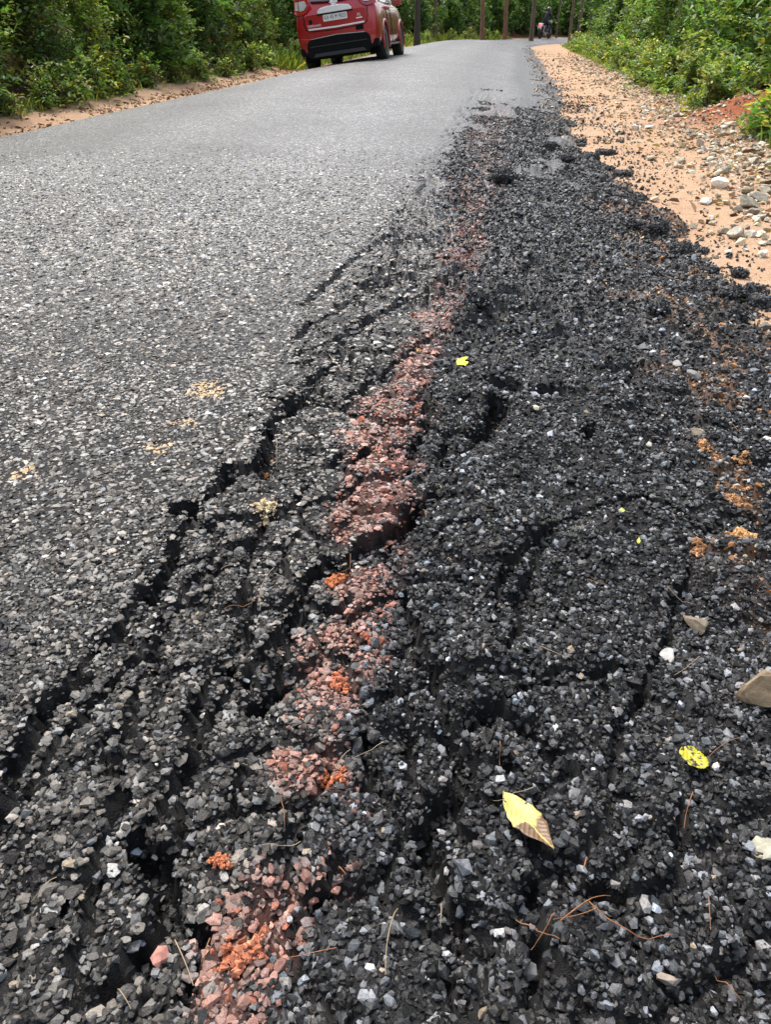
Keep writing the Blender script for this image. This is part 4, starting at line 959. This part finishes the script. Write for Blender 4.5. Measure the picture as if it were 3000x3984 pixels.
for sg in (-1, 1):
    tubepart('fork', [(np.array([(sg*.09, .66, .30), (sg*.09, .46, .98)]), .025)], m_alloy, bike)
    tubepart('swing_arm', [(np.array([(sg*.10, -.64, .30), (sg*.10, -.1, .42)]), .025)], m_bike, bike)
    tubepart('shock_absorber', [(np.array([(sg*.12, -.55, .36), (sg*.12, -.38, .74)]), .028)], m_alloy, bike)
    tubepart('foot_peg', [(np.array([(sg*.10, .08, .36), (sg*.26, .08, .36)]), .015)], m_blk, bike)
    tubepart('mirror_stalk', [(np.array([(sg*.26, .42, 1.05), (sg*.36, .44, 1.24)]), .010)], m_blk, bike)
    bm_obj('mirror', prism(rrect(sg*.38-.06, sg*.38+.06, 1.22, 1.30, .03), .43, .46, .006), m_blk, bike)
    bm_obj('turn_indicator', prism(rrect(sg*.22-.035, sg*.22+.035, .66, .71, .02), -.80, -.75, .008), m_lampw, bike)
tubepart('handlebar', [(np.array([(-.38, .28, 1.03), (-.22, .42, 1.06), (0, .44, 1.02), (.22, .42, 1.06), (.38, .28, 1.03)]), .016)], m_blk, bike)
tubepart('exhaust', [(np.array([(.17, .2, .32), (.18, -.3, .34), (.19, -.80, .40)]), np.array([.03, .045, .045]))], m_alloy, bike)
bm_obj('headlamp', prism(rrect(-.09, .09, .84, 1.0, .04), .56, .66, .01), m_lampw, bike)
# rider: one skinned figure, helmet and clothes as its own children
def skin(name, verts, edges, radii, m, parent, levels=2):
    me = bpy.data.meshes.new(name); me.from_pydata(verts, edges, []); o = bpy.data.objects.new(name, me); C.objects.link(o)
    md = o.modifiers.new('skin', 'SKIN'); md.use_smooth_shade = True
    for v, rr in zip(me.skin_vertices[0].data, radii): v.radius = (rr, rr) if not isinstance(rr, tuple) else rr
    me.skin_vertices[0].data[0].use_root = True
    s2 = o.modifiers.new('sub', 'SUBSURF'); s2.levels = levels; s2.render_levels = levels
    dg = bpy.context.evaluated_depsgraph_get(); dg.update(); out = bpy.data.meshes.new_from_object(o.evaluated_get(dg)); out.name = name
    bpy.data.objects.remove(o); out.materials.clear()
    for q in (m if isinstance(m, list) else [m]): out.materials.append(q)
    out.polygons.foreach_set('use_smooth', np.ones(len(out.polygons), dtype=bool))
    return link(name, out, parent)
rider = empty('person', (bx_, by_, bz), label='rider in dark jacket and helmet sitting on the motorcycle', category='person'); rider.rotation_euler = (0, R(4), -hd_)
bv = [(0, -.18, .90), (0, -.14, 1.08), (0, -.06, 1.28), (0, .02, 1.42), (0, .06, 1.50)]; br_ = [(.16, .13), (.165, .12), (.18, .125), (.13, .10), .06]; be = [(0, 1), (1, 2), (2, 3), (3, 4)]
for sg in (-1, 1):
    i0 = len(bv); bv += [(sg*.20, .0, 1.39), (sg*.30, .12, 1.18), (sg*.33, .26, 1.07)]; br_ += [.075, .055, .042]; be += [(3, i0), (i0, i0+1), (i0+1, i0+2)]
    i0 = len(bv); bv += [(sg*.12, -.10, .88), (sg*.24, .28, .80), (sg*.24, .08, .46), (sg*.25, .09, .40), (sg*.26, .22, .375)]; br_ += [.105, .080, .055, .045, .04]; be += [(0, i0), (i0, i0+1), (i0+1, i0+2), (i0+2, i0+3), (i0+3, i0+4)]
bodyo = skin('body', bv, be, br_, [m_jacket, m_trous, m_shoe], rider)
for p_ in bodyo.data.polygons: p_.material_index = 2 if p_.center.z < .42 else (1 if p_.center.z < .93 else 0)
for sg in (-1, 1):
    hvv = [(sg*.33, .27, 1.065)]; hr = [.04]; he = []
    hvv.append((sg*.335, .33, 1.055)); hr.append(.036); he.append((0, 1))
    for f in range(4):
        xx = sg*(.31 + .018*f); k0 = len(hvv); L_ = [.030, .034, .032, .026][f]
        hvv += [(xx, .355 + L_*.6, 1.058), (xx, .37 + L_*.8, 1.025), (xx, .345 + L_*.3, 1.005)]; hr += [.0095, .009, .008]; he += [(1, k0), (k0, k0+1), (k0+1, k0+2)]
    k0 = len(hvv); hvv += [(sg*.295, .32, 1.04), (sg*.285, .35, 1.015)]; hr += [.011, .009]; he += [(0, k0), (k0, k0+1)]
    skin('hand', hvv, he, hr, m_skin, rider, 1)
hb = bmesh.new(); bmesh.ops.create_uvsphere(hb, u_segments=24, v_segments=16, radius=.135)
for v in hb.verts: v.co.y *= 1.15; v.co.z *= 1.08; v.co.y += .02 if v.co.z < 0 else 0
hl = bm_obj('helmet', hb, m_helmet, rider, True); hl.location = (0, .09, 1.605)
vb = bmesh.new(); bmesh.ops.create_uvsphere(vb, u_segments=20, v_segments=12, radius=.137)
bmesh.ops.delete(vb, geom=[v for v in vb.verts if v.co.y < .055 or abs(v.co.z + .005) > .055], context='VERTS')
for v in vb.verts: v.co.y *= 1.16
bm_obj('visor', vb, m_glass, hl, True)
# ------------------------------------------------------------------ stones, clods, chunks, leaves and needles lying about
qr = np.random.default_rng(321)
m_cob = stone_mat('verge_stone', True, .8, 60, .5); m_gravel = stone_mat('verge_gravel', False, .85, 120, .5)
def rock(seed, sub=2, rough=.12, flat=.62):
    r = np.random.default_rng(seed); bm = bmesh.new(); bmesh.ops.create_icosphere(bm, subdivisions=sub, radius=.5)
    pl = [(Vector(unit(r.normal(size=3))), r.uniform(.22, .40)) for _ in range(13)]; ph = r.uniform(0, 9, 3)
    for v in bm.verts:
        for nn, d in pl:
            k = v.co.dot(nn) - d
            if k > 0: v.co -= nn*k*.98
        q = v.co*5; v.co *= 1 + rough*.35*(math.sin(q.x*1.7+ph[0])*math.sin(q.y*1.3+ph[1]) + .5*math.sin(q.z*3.1+ph[2]+q.x*2))
        v.co.z *= flat
    me = bpy.data.meshes.new('stone'); bm.to_mesh(me); bm.free(); me.materials.append(m_cob); return me
ROCKS = [rock(400+k, 3) for k in range(8)]
CHIPS = []
for k in range(6):
    hv_, hf_ = hull(18, qr); CHIPS.append(mesh_np('stone', hv_*1.05, hf_, None, False, [m_cob]))
def ztop(x, y):
    s, t = road_st(x, y); a = np.array([x], float); b_ = np.array([y], float); s = np.array([float(s)]); t = np.array([float(t)])
    zs = float(H_soil(a, b_, s, t)[0]); return max(zs, float(H_road(a, b_, s, t)[0])) if -4.5 < t[0] < 1.7 else zs
def stone(x, y, size, col, label, group=None, sink=.18, name='stone', flat=1.0, chip=False):
    o = link(name, (CHIPS[int(qr.integers(6))] if chip else ROCKS[int(qr.integers(8))]), None, label=label, category='stone', group=group)
    o.scale = (size*qr.uniform(.9, 1.3), size*qr.uniform(.75, 1.05), size*flat*qr.uniform(.8, 1.1)); o.rotation_euler = (qr.normal(0, .2), qr.normal(0, .2), qr.uniform(0, 6.28))
    o.location = (x, y, ztop(x, y) + size*flat*.31*(1-2*sink)); o.color = (*np.clip(col, .02, .8), 1); return o
PALE = [(.52, .47, .36), (.43, .38, .28), (.56, .53, .45), (.35, .30, .21), (.48, .39, .27), (.30, .27, .22)]
# cobbles of the stony verge
n_ = 0
while n_ < 270:
    px, py = qr.uniform(2250, 3000), qr.uniform(230, 1000)
    x, y = at(px, py, -.05); s_, t_ = road_st(x, y)
    band = 1.75 + .25*float(fbm(np.array([x*1.0]), np.array([y*.7]), 300, 2)[0]-.5) + .3*sm(3, 6, s_)
    if t_ < 1.15 or t_ > 3.1: continue
    dens = math.exp(-((t_-2.3)/.55)**2)*(.35 + .65*(fbm(np.array([x*1.4]), np.array([y*1.4]), 310, 2)[0] > .47))
    if qr.uniform() > dens: continue
    near = s_ < 9
    sz_ = float(np.clip(.058*math.exp(qr.normal(0, .34)), .034, .12))
    c_ = np.array(PALE[int(qr.integers(6))])*qr.uniform(.75, 1.15)
    tone = 'pale grey' if c_.mean() > .38 else ('buff' if c_[0] > 1.3*c_[2] else 'dull grey')
    big_ = 'large' if sz_ > .085 else ('small' if sz_ < .055 else 'middling')
    where = 'beside the bare soil track' if t_ < 1.9 else ('in the heap of stones along the verge' if t_ < 2.5 else 'at the foot of the roadside weeds')
    stone(float(x), float(y), sz_, c_, f'{big_} {tone} rounded stone {where}', f'{tone} stones {where}'); n_ += 1
# notable single stones
for px, py, sz_, col, lab in [
    (2810, 690, .17, (.78, .77, .73), 'long chalk-white stone lying on the bare soil of the verge'),
    (2755, 745, .10, (.72, .70, .66), 'round white stone just below the long chalk-white one'),
    (2925, 760, .16, (.34, .32, .26), 'largest grey boulder in the stone heap by the weeds'),
    (2965, 740, .14, (.37, .34, .28), 'grey boulder leaning on the largest boulder by the weeds'),
    (2475, 475, .13, (.70, .69, .65), 'angular white stone at the head of the stone heap'),
    (2530, 472, .11, (.66, .65, .60), 'white stone next to the angular white one'),
    (2830, 640, .11, (.30, .28, .23), 'smooth grey cobble above the chalk-white stone'),
    (2965, 2700, .088, (.20, .145, .085), 'brown angular rock half coated in orange soil beside the broken asphalt'),
    (2985, 3290, .045, (.36, .34, .26), 'pale cream stone embedded in the loose asphalt'),
    (2610, 2515, .040, (.40, .39, .36), 'flat whitish stone chip on the loose asphalt'),
    (2530, 1705, .030, (.46, .44, .38), 'white pebble on the dark asphalt crumbs near the orange soil'),
    (2990, 1680, .045, (.46, .44, .38), 'white pebble half buried at the outer asphalt edge'),
    (2715, 1655, .055, (.22, .18, .13), 'brown flat stone at the outer edge of the broken asphalt'),
    (2730, 2370, .050, (.20, .16, .11), 'brown lumpy stone among the asphalt crumbs'),
    (2545, 1420, .030, (.42, .40, .36), 'small white chip beside a grey stone on the broken asphalt'),
    (2640, 1400, .05, (.24, .23, .22), 'grey stone among crumbs at the asphalt edge'),
    (2700, 1440, .045, (.20, .19, .18), 'dark grey stone among crumbs at the asphalt edge'),
    (2645, 1235, .035, (.62, .58, .48), 'cream pebble on the orange soil patch in the asphalt'),
    (2080, 1612, .026, (.75, .68, .46), 'yellowish white flat chip below the hollow in the asphalt'),
    (2600, 3810, .024, (.28, .23, .19), 'pinkish grey stone near the lower pine needles'),
    (2050, 3800, .026, (.15, .145, .145), 'dark grey stone stuck in asphalt below the yellow leaf'),
    (640, 3780, .025, (.42, .19, .15), 'angular brick-red stone at the foot of the red dust stripe')]:
    x, y = at(px, py, 0); stone(float(x), float(y), sz_, col, lab, sink=.25, chip=py > 1000 and sz_ < .032, flat=1.5 if sz_ > .08 and py > 2000 else 1.0)
# verge gravel and crumbs of asphalt: uncountable
def gravel(n, s0, s1, t0, t1, d0, pal, spread=.35, tc_=None, tw=None):
    s = s0 + (s1-s0)*qr.uniform(size=n)**1.6; t = qr.uniform(t0, t1, n) if tc_ is None else qr.normal(tc_, tw, n); x, y = road_xy(s, t)
    k = (t > .6) | (t < -4.5); s, t, x, y = s[k], t[k], x[k], y[k]; m = len(x)
    k2 = fbm(x*2.2, y*2.2, 320, 3) > qr.uniform(.25, .6, m); s, t, x, y = s[k2], t[k2], x[k2], y[k2]; m = len(x)
    d = d0*np.exp(qr.normal(0, spread, m)); z = np.maximum(H_soil(x, y, s, t), np.where((t < 1.7) & (t > 0), H_road(x, y, s, t), -9))
    pal = np.array(pal); c = pal[qr.integers(0, len(pal), m)]*np.exp(qr.normal(0, .3, m))[:, None]
    return many(HULLS_XS, np.stack([x, y, z + d*.18], 1), d, tilt(qr.normal(0, .4, m), qr.normal(0, .4, m)) @ rotz(qr.uniform(0, 6.28, m)), np.concatenate([np.clip(c, .01, .7), np.ones((m, 1))], 1), qr)
TAR = [(.02, .02, .022), (.035, .034, .034), (.07, .065, .06)]; SOILC = [(.34, .19, .10), (.24, .12, .06), (.45, .30, .18)]
parts = [gravel(6000, 2.2, 16, 0, 0, .020, TAR, .4, 1.05, .22), gravel(4500, 2.5, 20, 1.1, 3.0, .014, SOILC + [(.12, .07, .04)]), gravel(9000, 3, 30, 0, 0, .032, PALE, .4, 2.4, .4), gravel(2500, 8, 40, 0, 0, .035, PALE + TAR + SOILC, .35, 1.1, .35), gravel(2500, 5, 30, -5.2, -4.6, .03, SOILC + [(.14, .06, .03)])]
V, F, c = join(parts)
link('verge_gravel', mesh_np('verge_gravel', V, F, {'col': c}, False, [m_gravel]), label='loose gravel, soil crumbs and asphalt crumbs scattered over the verges', category='gravel', kind='stuff')

# chunks of asphalt mix: a black core studded with stones
m_core = plain('bitumen', (.008, .008, .009), .7)
def chunk(px, py, size, label, group=None, sq=.8, zoff=0.0, pink=0):
    x, y = at(px, py, 0); x, y = float(x), float(y); k = int(170*(size/.07)**1.3); k = max(60, min(k, 420))
    d_ = unit(qr.normal(size=(k, 3))); lump = 1 + .22*np.sin(d_[:, 0]*4 + px)*np.sin(d_[:, 1]*3.3 + py) + .12*np.sin(d_[:, 2]*6 + px)
    p = d_*lump[:, None]*size*.46*np.array([1, .9, sq]); sz_ = .0125*np.exp(qr.normal(0, .3, k))
    lum = np.where(qr.uniform(size=k) < .25, .16, .04)*np.exp(qr.normal(0, .4, k)); c = np.concatenate([np.clip(lum[:, None]*np.array([.97, 1, 1.05]), .01, .5), np.ones((k, 1))], 1)
    if pink: q = qr.uniform(size=k) < pink; c[q, :3] = np.array([.42, .24, .19])*qr.uniform(.6, 1.1, q.sum())[:, None]
    V, F, c = many(HULLS_LO, p, sz_, rand_rot(k, qr), c, qr)
    e = empty('asphalt_chunk', (x, y, ztop(x, y) + size*sq*.30 + zoff), label=label, category='asphalt chunk', group=group)
    link('stones', mesh_np('stones', V, F, {'col': c}, False, [m_agg]), e, kind='stuff')
    bm = bmesh.new(); bmesh.ops.create_icosphere(bm, subdivisions=2, radius=.43*size)
    for v in bm.verts:
        dd = v.co.normalized(); v.co *= 1 + .22*math.sin(dd.x*4+px)*math.sin(dd.y*3.3+py) + .12*math.sin(dd.z*6+px); v.co.y *= .9; v.co.z *= sq
    bm_obj('binder_core', bm, m_core, e, True); e.rotation_euler = (0, 0, 0)
for a in [(1955, 735, .155, 'black lump of asphalt standing beside the red dust stripe on the road'),
          (2890, 1010, .085, 'round black lump of asphalt lying on the bare soil'),
          (2860, 1100, .11, 'tall dark lump of asphalt at the outer edge below the round one'), (2880, 1170, .10, 'lump of asphalt fused to the crumbled edge under the tall lump'),
          (2560, 880, .13, 'wide black lump at the crest of the crumbled edge beside the soil'), (2470, 860, .11, 'black lump left of the wide one along the crumbled edge'),
          (2660, 940, .11, 'crumbling black lump next to bare soil on the edge'), (2360, 560, .19, 'low black crumb heap on the orange soil'), (2430, 640, .18, 'dark crumb heap at the edge of the soil track'), (2770, 1010, .09, 'ragged black lump short of the round one'),
          (2560, 1200, .09, 'black knob rising from the crumbs near the orange soil patch'), (1850, 1270, .10, 'tilted asphalt clod beside the deep hollow'), (1960, 1200, .10, 'asphalt clod above the deep hollow'), (2140, 585, .12, 'heaved asphalt knob on the far broken edge')]:
    chunk(*a, sq=.28 if 'crumb heap' in a[3] else .85 if a[2] > .14 else .66)
for k in range(20):
    s_ = qr.uniform(2.3, 8.5); t_ = (1.22 - .35*float(sm(3.5, 6.5, s_))) + qr.normal(0, .09); x, y = [float(v) for v in road_xy(s_, t_)]
    dep = y*CP + CAM_H*SP; u_, v_ = x/dep*3000 + 1500, 1992 - 3000*(y*SP - CAM_H*CP)/dep
    chunk(u_, v_, qr.uniform(.06, .13), 'black asphalt lump crumbling along the outer road edge', 'lumps along the outer road edge', sq=qr.uniform(.5, .75), zoff=-.01)
# clods of soil
m_clod = stone_mat('soil_clod', False, .95, 300, .9)
for px, py, sz_, col, lab in [
    (1315, 2315, .040, (.40, .13, .05), 'crumbly red-orange soil clod on the red dust stripe'), (1050, 2050, .040, (.60, .46, .28), 'pale yellow lump of dried clay on the cracked asphalt'),
    (1040, 1840, .030, (.42, .22, .09), 'orange-brown scrap stuck in the edge crack'), (1640, 1405, .035, (.48, .27, .13), 'orange soil crumb near the small yellow leaf'),
    (2865, 1900, .045, (.42, .21, .09), 'orange soil clod among stones at the outer edge'), (2900, 1740, .04, (.44, .23, .10), 'orange soil heap under the white pebble'), (2720, 2110, .045, (.30, .15, .07), 'brown soil clod on the outer crumbs'),
    (2900, 2060, .05, (.45, .24, .10), 'small orange soil pile crossed by a pine needle'), (2590, 1330, .06, (.34, .15, .06), 'reddish soil patch between asphalt crumbs'), (2740, 1715, .04, (.42, .22, .10), 'orange soil crumb beside the brown flat stone'),
    (1320, 2700, .035, (.48, .16, .08), 'bright red dust clod on the stripe beside the long crack'), (1290, 3060, .030, (.46, .14, .06), 'deep orange dust clod on the stripe'), (955, 3790, .045, (.48, .17, .09), 'salmon red clod at the foot of the stripe'),
    (1430, 2520, .025, (.44, .14, .07), 'small red clod at the narrow part of the stripe'), (870, 3430, .022, (.48, .16, .07), 'tiny orange-red clod on the lower stripe')]:
    x, y = [float(v) for v in at(px, py, 0)]; k = 150; rr = sz_*.62*np.sqrt(qr.uniform(size=k)); th = qr.uniform(0, 6.283, k); ell = qr.uniform(.55, 1.0); ang = qr.uniform(0, 3.14)
    dx = rr*np.cos(th)*1.25; dy = rr*np.sin(th)*ell; lob = .75 + .45*np.sin(th*3 + px)*np.sin(th*2 + py); dx, dy = (dx*math.cos(ang) - dy*math.sin(ang))*lob, (dx*math.sin(ang) + dy*math.cos(ang))*lob
    ss_, tt_ = road_st(x+dx, y+dy); hz = np.maximum(H_soil(x+dx, y+dy, ss_, tt_), H_road(x+dx, y+dy, ss_, tt_)); d = sz_*.17*np.exp(qr.normal(0, .45, k)); z0 = ztop(x, y)
    dz_ = hz - z0 + .004 + sz_*.20*(1 - rr/(sz_*.62))*qr.uniform(.3, 1, k); cc = np.array(col)*np.exp(qr.normal(0, .3, k))[:, None]
    V, F, c = many(HULLS_LO, np.stack([dx, dy, dz_], 1), d, rand_rot(k, qr), np.concatenate([np.clip(cc, .02, .7), np.ones((k, 1))], 1), qr)
    o = link('soil_clod', mesh_np('soil_clod', V, F, {'col': c}, False, [m_clod]), None, label=lab, category='soil'); o.location = (x, y, z0)

# fallen leaves
def leaf_obj(name, px, py, L, W, ang, pts, m, label, curl=.10, zoff=.016, holes=(), seed=1, tiltx=0, tilty=0):
    """outline (u along 0..1, half-width l, half-width r) -> thin curled blade with midrib"""
    x, y = at(px, py, .01); x, y = float(x), float(y); r = np.random.default_rng(seed)
    u = np.linspace(0, 1, 15); wl = np.interp(u, [p[0] for p in pts], [p[1] for p in pts])*W; wr = np.interp(u, [p[0] for p in pts], [p[2] for p in pts])*W
    kk = np.array([-1, -.75, -.5, -.25, 0, .25, .5, .75, 1]); Vv = []
    for i, a in enumerate(u):
        for q in kk:
            w = (wl[i] if q < 0 else wr[i])*q; zz = abs(q)**1.5*W*.10 + curl*L*((a-.5)**2)*1.6 + .0010*math.sin(a*23+q*5)
            Vv.append(((a-.5)*L, w*(1 + .05*math.sin(a*40)), zz))
    nv = len(kk); Ff = grid_faces(15, nv); me = mesh_np(name, np.array(Vv), Ff, None, True, [m])
    so = None; e = link(name, me, None, label=label, category='leaf'); e.location = (x, y, ztop(x, y) + zoff); e.rotation_euler = (tiltx, tilty, ang)
    md = e.modifiers.new('thick', 'SOLIDIFY'); md.thickness = .0006
    dg = bpy.context.evaluated_depsgraph_get(); dg.update(); me2 = bpy.data.meshes.new_from_object(e.evaluated_get(dg)); e.modifiers.clear(); e.data = me2; me2.name = name
    return e
def leaf_paint(name, c1, c2, c3, split, spots=.62, along=True, vein=(.55, .45, .12)):
    m, nt, b = mat(name); tc = nd(nt, 'ShaderNodeTexCoord'); sx = nd(nt, 'ShaderNodeSeparateXYZ'); lk(nt, tc.outputs['Object'], sx.inputs[0])
    n = noise(nt, 45, 4, .6, tc.outputs['Object']); n2 = noise(nt, 120, 3, .6, tc.outputs['Object'])
    ad = nd(nt, 'ShaderNodeMath', operation='MULTIPLY_ADD'); lk(nt, n.outputs['Fac'], ad.inputs[0]); ad.inputs[1].default_value = .055; lk(nt, sx.outputs[0], ad.inputs[2])
    f = maprange(nt, ad.outputs[0], split, split+.006, 0, 1)
    c = mix(nt, maprange(nt, n.outputs['Fac'], .35, .65, 0, 1), c1, c2); c = mix(nt, f, c, c3)
    c = mix(nt, maprange(nt, n2.outputs['Fac'], spots, spots+.04, 0, 1), c, (.035, .028, .015))
    ab = nd(nt, 'ShaderNodeMath', operation='ABSOLUTE'); lk(nt, sx.outputs[1], ab.inputs[0]); c = mix(nt, maprange(nt, ab.outputs[0], .0006, .0014, .8, 0), c, vein)
    sv = nd(nt, 'ShaderNodeMath', operation='MULTIPLY_ADD'); lk(nt, ab.outputs[0], sv.inputs[0]); sv.inputs[1].default_value = -1.1; lk(nt, sx.outputs[0], sv.inputs[2])
    sn = nd(nt, 'ShaderNodeMath', operation='SINE'); s9 = nd(nt, 'ShaderNodeMath', operation='MULTIPLY'); lk(nt, sv.outputs[0], s9.inputs[0]); s9.inputs[1].default_value = 720; lk(nt, s9.outputs[0], sn.inputs[0])
    c = mix(nt, maprange(nt, sn.outputs[0], .86, .97, 0, .18), c, tuple(v*.6 for v in vein)); bump(nt, sn.outputs[0], .3, .001, b)
    lk(nt, c, b.inputs['Base Color']); b.inputs['Roughness'].default_value = .45; return m
EL = [(0, .02, .02), (.12, .45, .42), (.3, .85, .8), (.5, 1, .95), (.68, .75, .8), (.82, .4, .42), (.92, .15, .16), (1, .02, .02)]
ml1 = leaf_paint('yellowing_leaf', (.46, .38, .08), (.58, .50, .20), (.15, .085, .045), .030, .64)
ml2 = leaf_paint('spotted_leaf', (.42, .38, .015), (.34, .33, .012), (.30, .28, .012), .2, .545)
ml3 = leaf_paint('bright_yellow_leaf', (.72, .72, .02), (.78, .78, .03), (.66, .66, .02), .2, .74)
ml4 = leaf_paint('green_bud', (.40, .46, .06), (.50, .55, .10), (.45, .5, .08), .2, .8); ml5 = leaf_paint('dry_brown_leaf', (.13, .07, .035), (.20, .11, .06), (.10, .05, .03), .2, .7)
leaf_obj('fallen_leaf', 2040, 3270, .100, .0225, R(-60), EL, ml1, 'pointed yellow leaf withered brown at its tip, lying on loose asphalt', .05, .037, seed=3, tiltx=R(-4), tilty=R(-3))
leaf_obj('fallen_leaf', 2705, 2930, .042, .0155, R(-70), [(0, .35, .3), (.1, .9, .75), (.3, 1, .95), (.5, .95, 1.1), (.7, .95, 1.1), (.85, .7, .95), (1, .25, .5)], ml2, 'yellow leaf fragment speckled with black spots on dark asphalt', .12, .024, seed=4)
leaf_obj('fallen_leaf', 1800, 1450, .060, .020, R(-80), [(0, .2, .1), (.12, .9, .8), (.25, .7, 1.2), (.38, .95, .35), (.55, .6, .5), (.7, .3, .75), (.85, .1, .6), (1, .05, .2)], ml3, 'torn bright yellow leaf on the lumps of broken asphalt', .15, .03, seed=5, tiltx=R(25))
leaf_obj('fallen_leaf', 2420, 1992, .017, .006, R(80), EL, ml4, 'tiny yellow-green leaf bud on dark asphalt crumbs', .2, .012, seed=6)
leaf_obj('fallen_leaf', 2485, 2105, .026, .004, R(70), EL, ml4, 'split yellow-green bud scale on dark asphalt crumbs', .2, .012, seed=7)
leaf_obj('fallen_leaf', 2600, 770, .085, .028, R(20), EL, ml5, 'curled dark brown dead leaf on the bare soil track', .5, .02, seed=8)
leaf_obj('fallen_leaf', 2930, 1095, .10, .025, R(10), EL, ml4, 'pale green leaf lying flat on soil beside asphalt lumps', .1, .015, seed=9)
leaf_obj('fallen_leaf', 2660, 466, .09, .03, R(5), EL, ml3, 'small orange-yellow leaf among the pale stones', .2, .06, seed=10)
# dry leaves strewn on the verges (litter, uncountable)
r = np.random.default_rng(77); n = 2600; s = 4 + 30*r.uniform(size=n)**1.5; t = np.where(r.uniform(size=n) < .8, r.normal(2.4, .5, n), r.normal(-5.0, .22, n)); k = (t > 1.2) | (t < -4.7); s, t = s[k], t[k]; n = len(s)
x, y = road_xy(s, t); z = H_soil(x, y, s, t) + .012
V, F = leaves(np.stack([x, y, z], 1), np.stack([r.normal(size=n), r.normal(size=n), r.normal(0, .2, n)], 1), unit(np.stack([r.normal(0, .4, n), r.normal(0, .4, n), np.ones(n)], 1)), .07*np.exp(r.normal(0, .3, n)), .030, .4, .3)
link('leaf_litter', mesh_np('leaf_litter', V, F, {'col': np.repeat(cols(n, [(.30, .17, .08), (.20, .09, .045), (.42, .30, .16), (.38, .30, .06), (.12, .06, .03)], .25, r), 6, axis=0)}, False, [M_DRY]), label='dry brown leaf litter strewn over both verges', category='leaf litter', kind='stuff')
# pine needles
m_need = plain('dry_needle', (.24, .10, .035), .5, grain=.35, gscale=60); m_need2 = plain('pale_needle', (.30, .22, .13), .5, grain=.3, gscale=60)
def needle(p0, p1, sag, rad, m, label, group=None, name='pine_needle'):
    (x0, y0), (x1, y1) = [tuple(float(v) for v in at(*p, .01)) for p in (p0, p1)]
    tt = np.linspace(0, 1, 9); nx, ny = -(y1-y0), (x1-x0); pts = []
    for a in tt:
        x = x0 + (x1-x0)*a + nx*sag*4*a*(1-a); y = y0 + (y1-y0)*a + ny*sag*4*a*(1-a); pts.append((x, y, 0))
    zz = np.array([ztop(p[0], p[1]) for p in pts]) + .013; lin = np.linspace(zz[0], zz[-1], 9); zz = np.maximum(lin, zz*.5 + zz.max()*.5)
    P_ = np.array([(p[0], p[1], q) for p, q in zip(pts, zz)]); base = P_[0].copy(); V_, F_ = tubes([(P_ - base, np.linspace(rad*.8, rad*.4, 9))], 5)
    o = link(name, mesh_np(name, V_, F_, None, True, [m]), None, label=label, category='needle', group=group); o.location = base; return o
q8 = lambda a, b: (1500 + a/1.1107, 2600 + b/1.1107); q7 = lambda a, b: (a/1.1107, 2600 + b/1.1107); q6 = lambda a, b: (600 + a/1.3825, 1200 + b/1.3825)
needle(q8(860, 1065), q8(1225, 1190), -.16, .0011, m_need, 'long curved orange pine needle bowed below the crossed pair')
needle(q8(740, 1160), q8(965, 1012), .04, .0011, m_need, 'straight rusty pine needle crossing under the long curved one')
needle(q8(790, 1110), q8(870, 1062), .02, .0010, m_need, 'short rusty needle lying along the crossed pair')
needle(q8(52, 1065), q8(0, 1390), -.05, .0010, m_need2, 'long pale needle standing between the stripe and the loose stones')
needle(q8(862, 850), q8(848, 900), 0, .0018, m_need, 'short thick orange twig below the withered leaf tip', name='twig')
needle(q7(775, 1245), q7(855, 1445), .02, .0010, m_need2, 'pale needle hanging over the red stone at the stripe foot')
needle(q7(1220, 625), q7(1240, 770), .03, .0009, m_need, 'thin orange needle on the red dust stripe')
needle(q7(1465, 905), q7(1497, 940), 0, .0012, m_need, 'short orange needle right of the stripe')
needle(q7(520, 1430), q7(590, 1537), .03, .0010, m_need2, 'pale needle at the end of the wide crack')
needle(q6(655, 1500), q6(580, 1700), -.08, .0010, m_need2, 'curved straw-coloured needle between two cracks')
needle(q6(375, 1512), q6(470, 1483), .03, .0009, m_need2, 'short straw needle across the middle slab')
needle(q6(668, 790), q6(665, 935), .0, .0010, m_need2, 'upright straw needle beside the orange scrap in the crack')
needle(q6(945, 335), q6(1020, 420), .0, .0013, m_need2, 'pale stalk on the far cracked slab')
needle(q6(1060, 1360), q6(1010, 1495), .04, .0010, m_need, 'brown needle fallen into the deep crack')
needle(q6(1430, 1105), q6(1460, 1195), .03, .0011, m_need2, 'pale needle right of the deep crack')
needle(q8(1335, 515), q8(1305, 645), -.03, .0009, m_need, 'dark thin stalk below the spotted yellow leaf')
k_ = 0
while k_ < 26:
    a, b_ = qr.uniform(200, 2950), qr.uniform(1300, 3900); x, y = at(a, b_); s_, t_ = road_st(x, y)
    if t_ < -.3: continue
    L_ = qr.uniform(.025, .075); an = qr.uniform(0, 3.14); dpx = L_*3000/(float(y)*CP + .5)
    needle((a, b_), (a + dpx*math.cos(an), b_ + dpx*math.sin(an)*.6), qr.normal(0, .05), .0009, m_need if qr.uniform() < .6 else m_need2, 'thin dry needle scattered on the loose asphalt stones', 'needles scattered on the broken asphalt'); k_ += 1
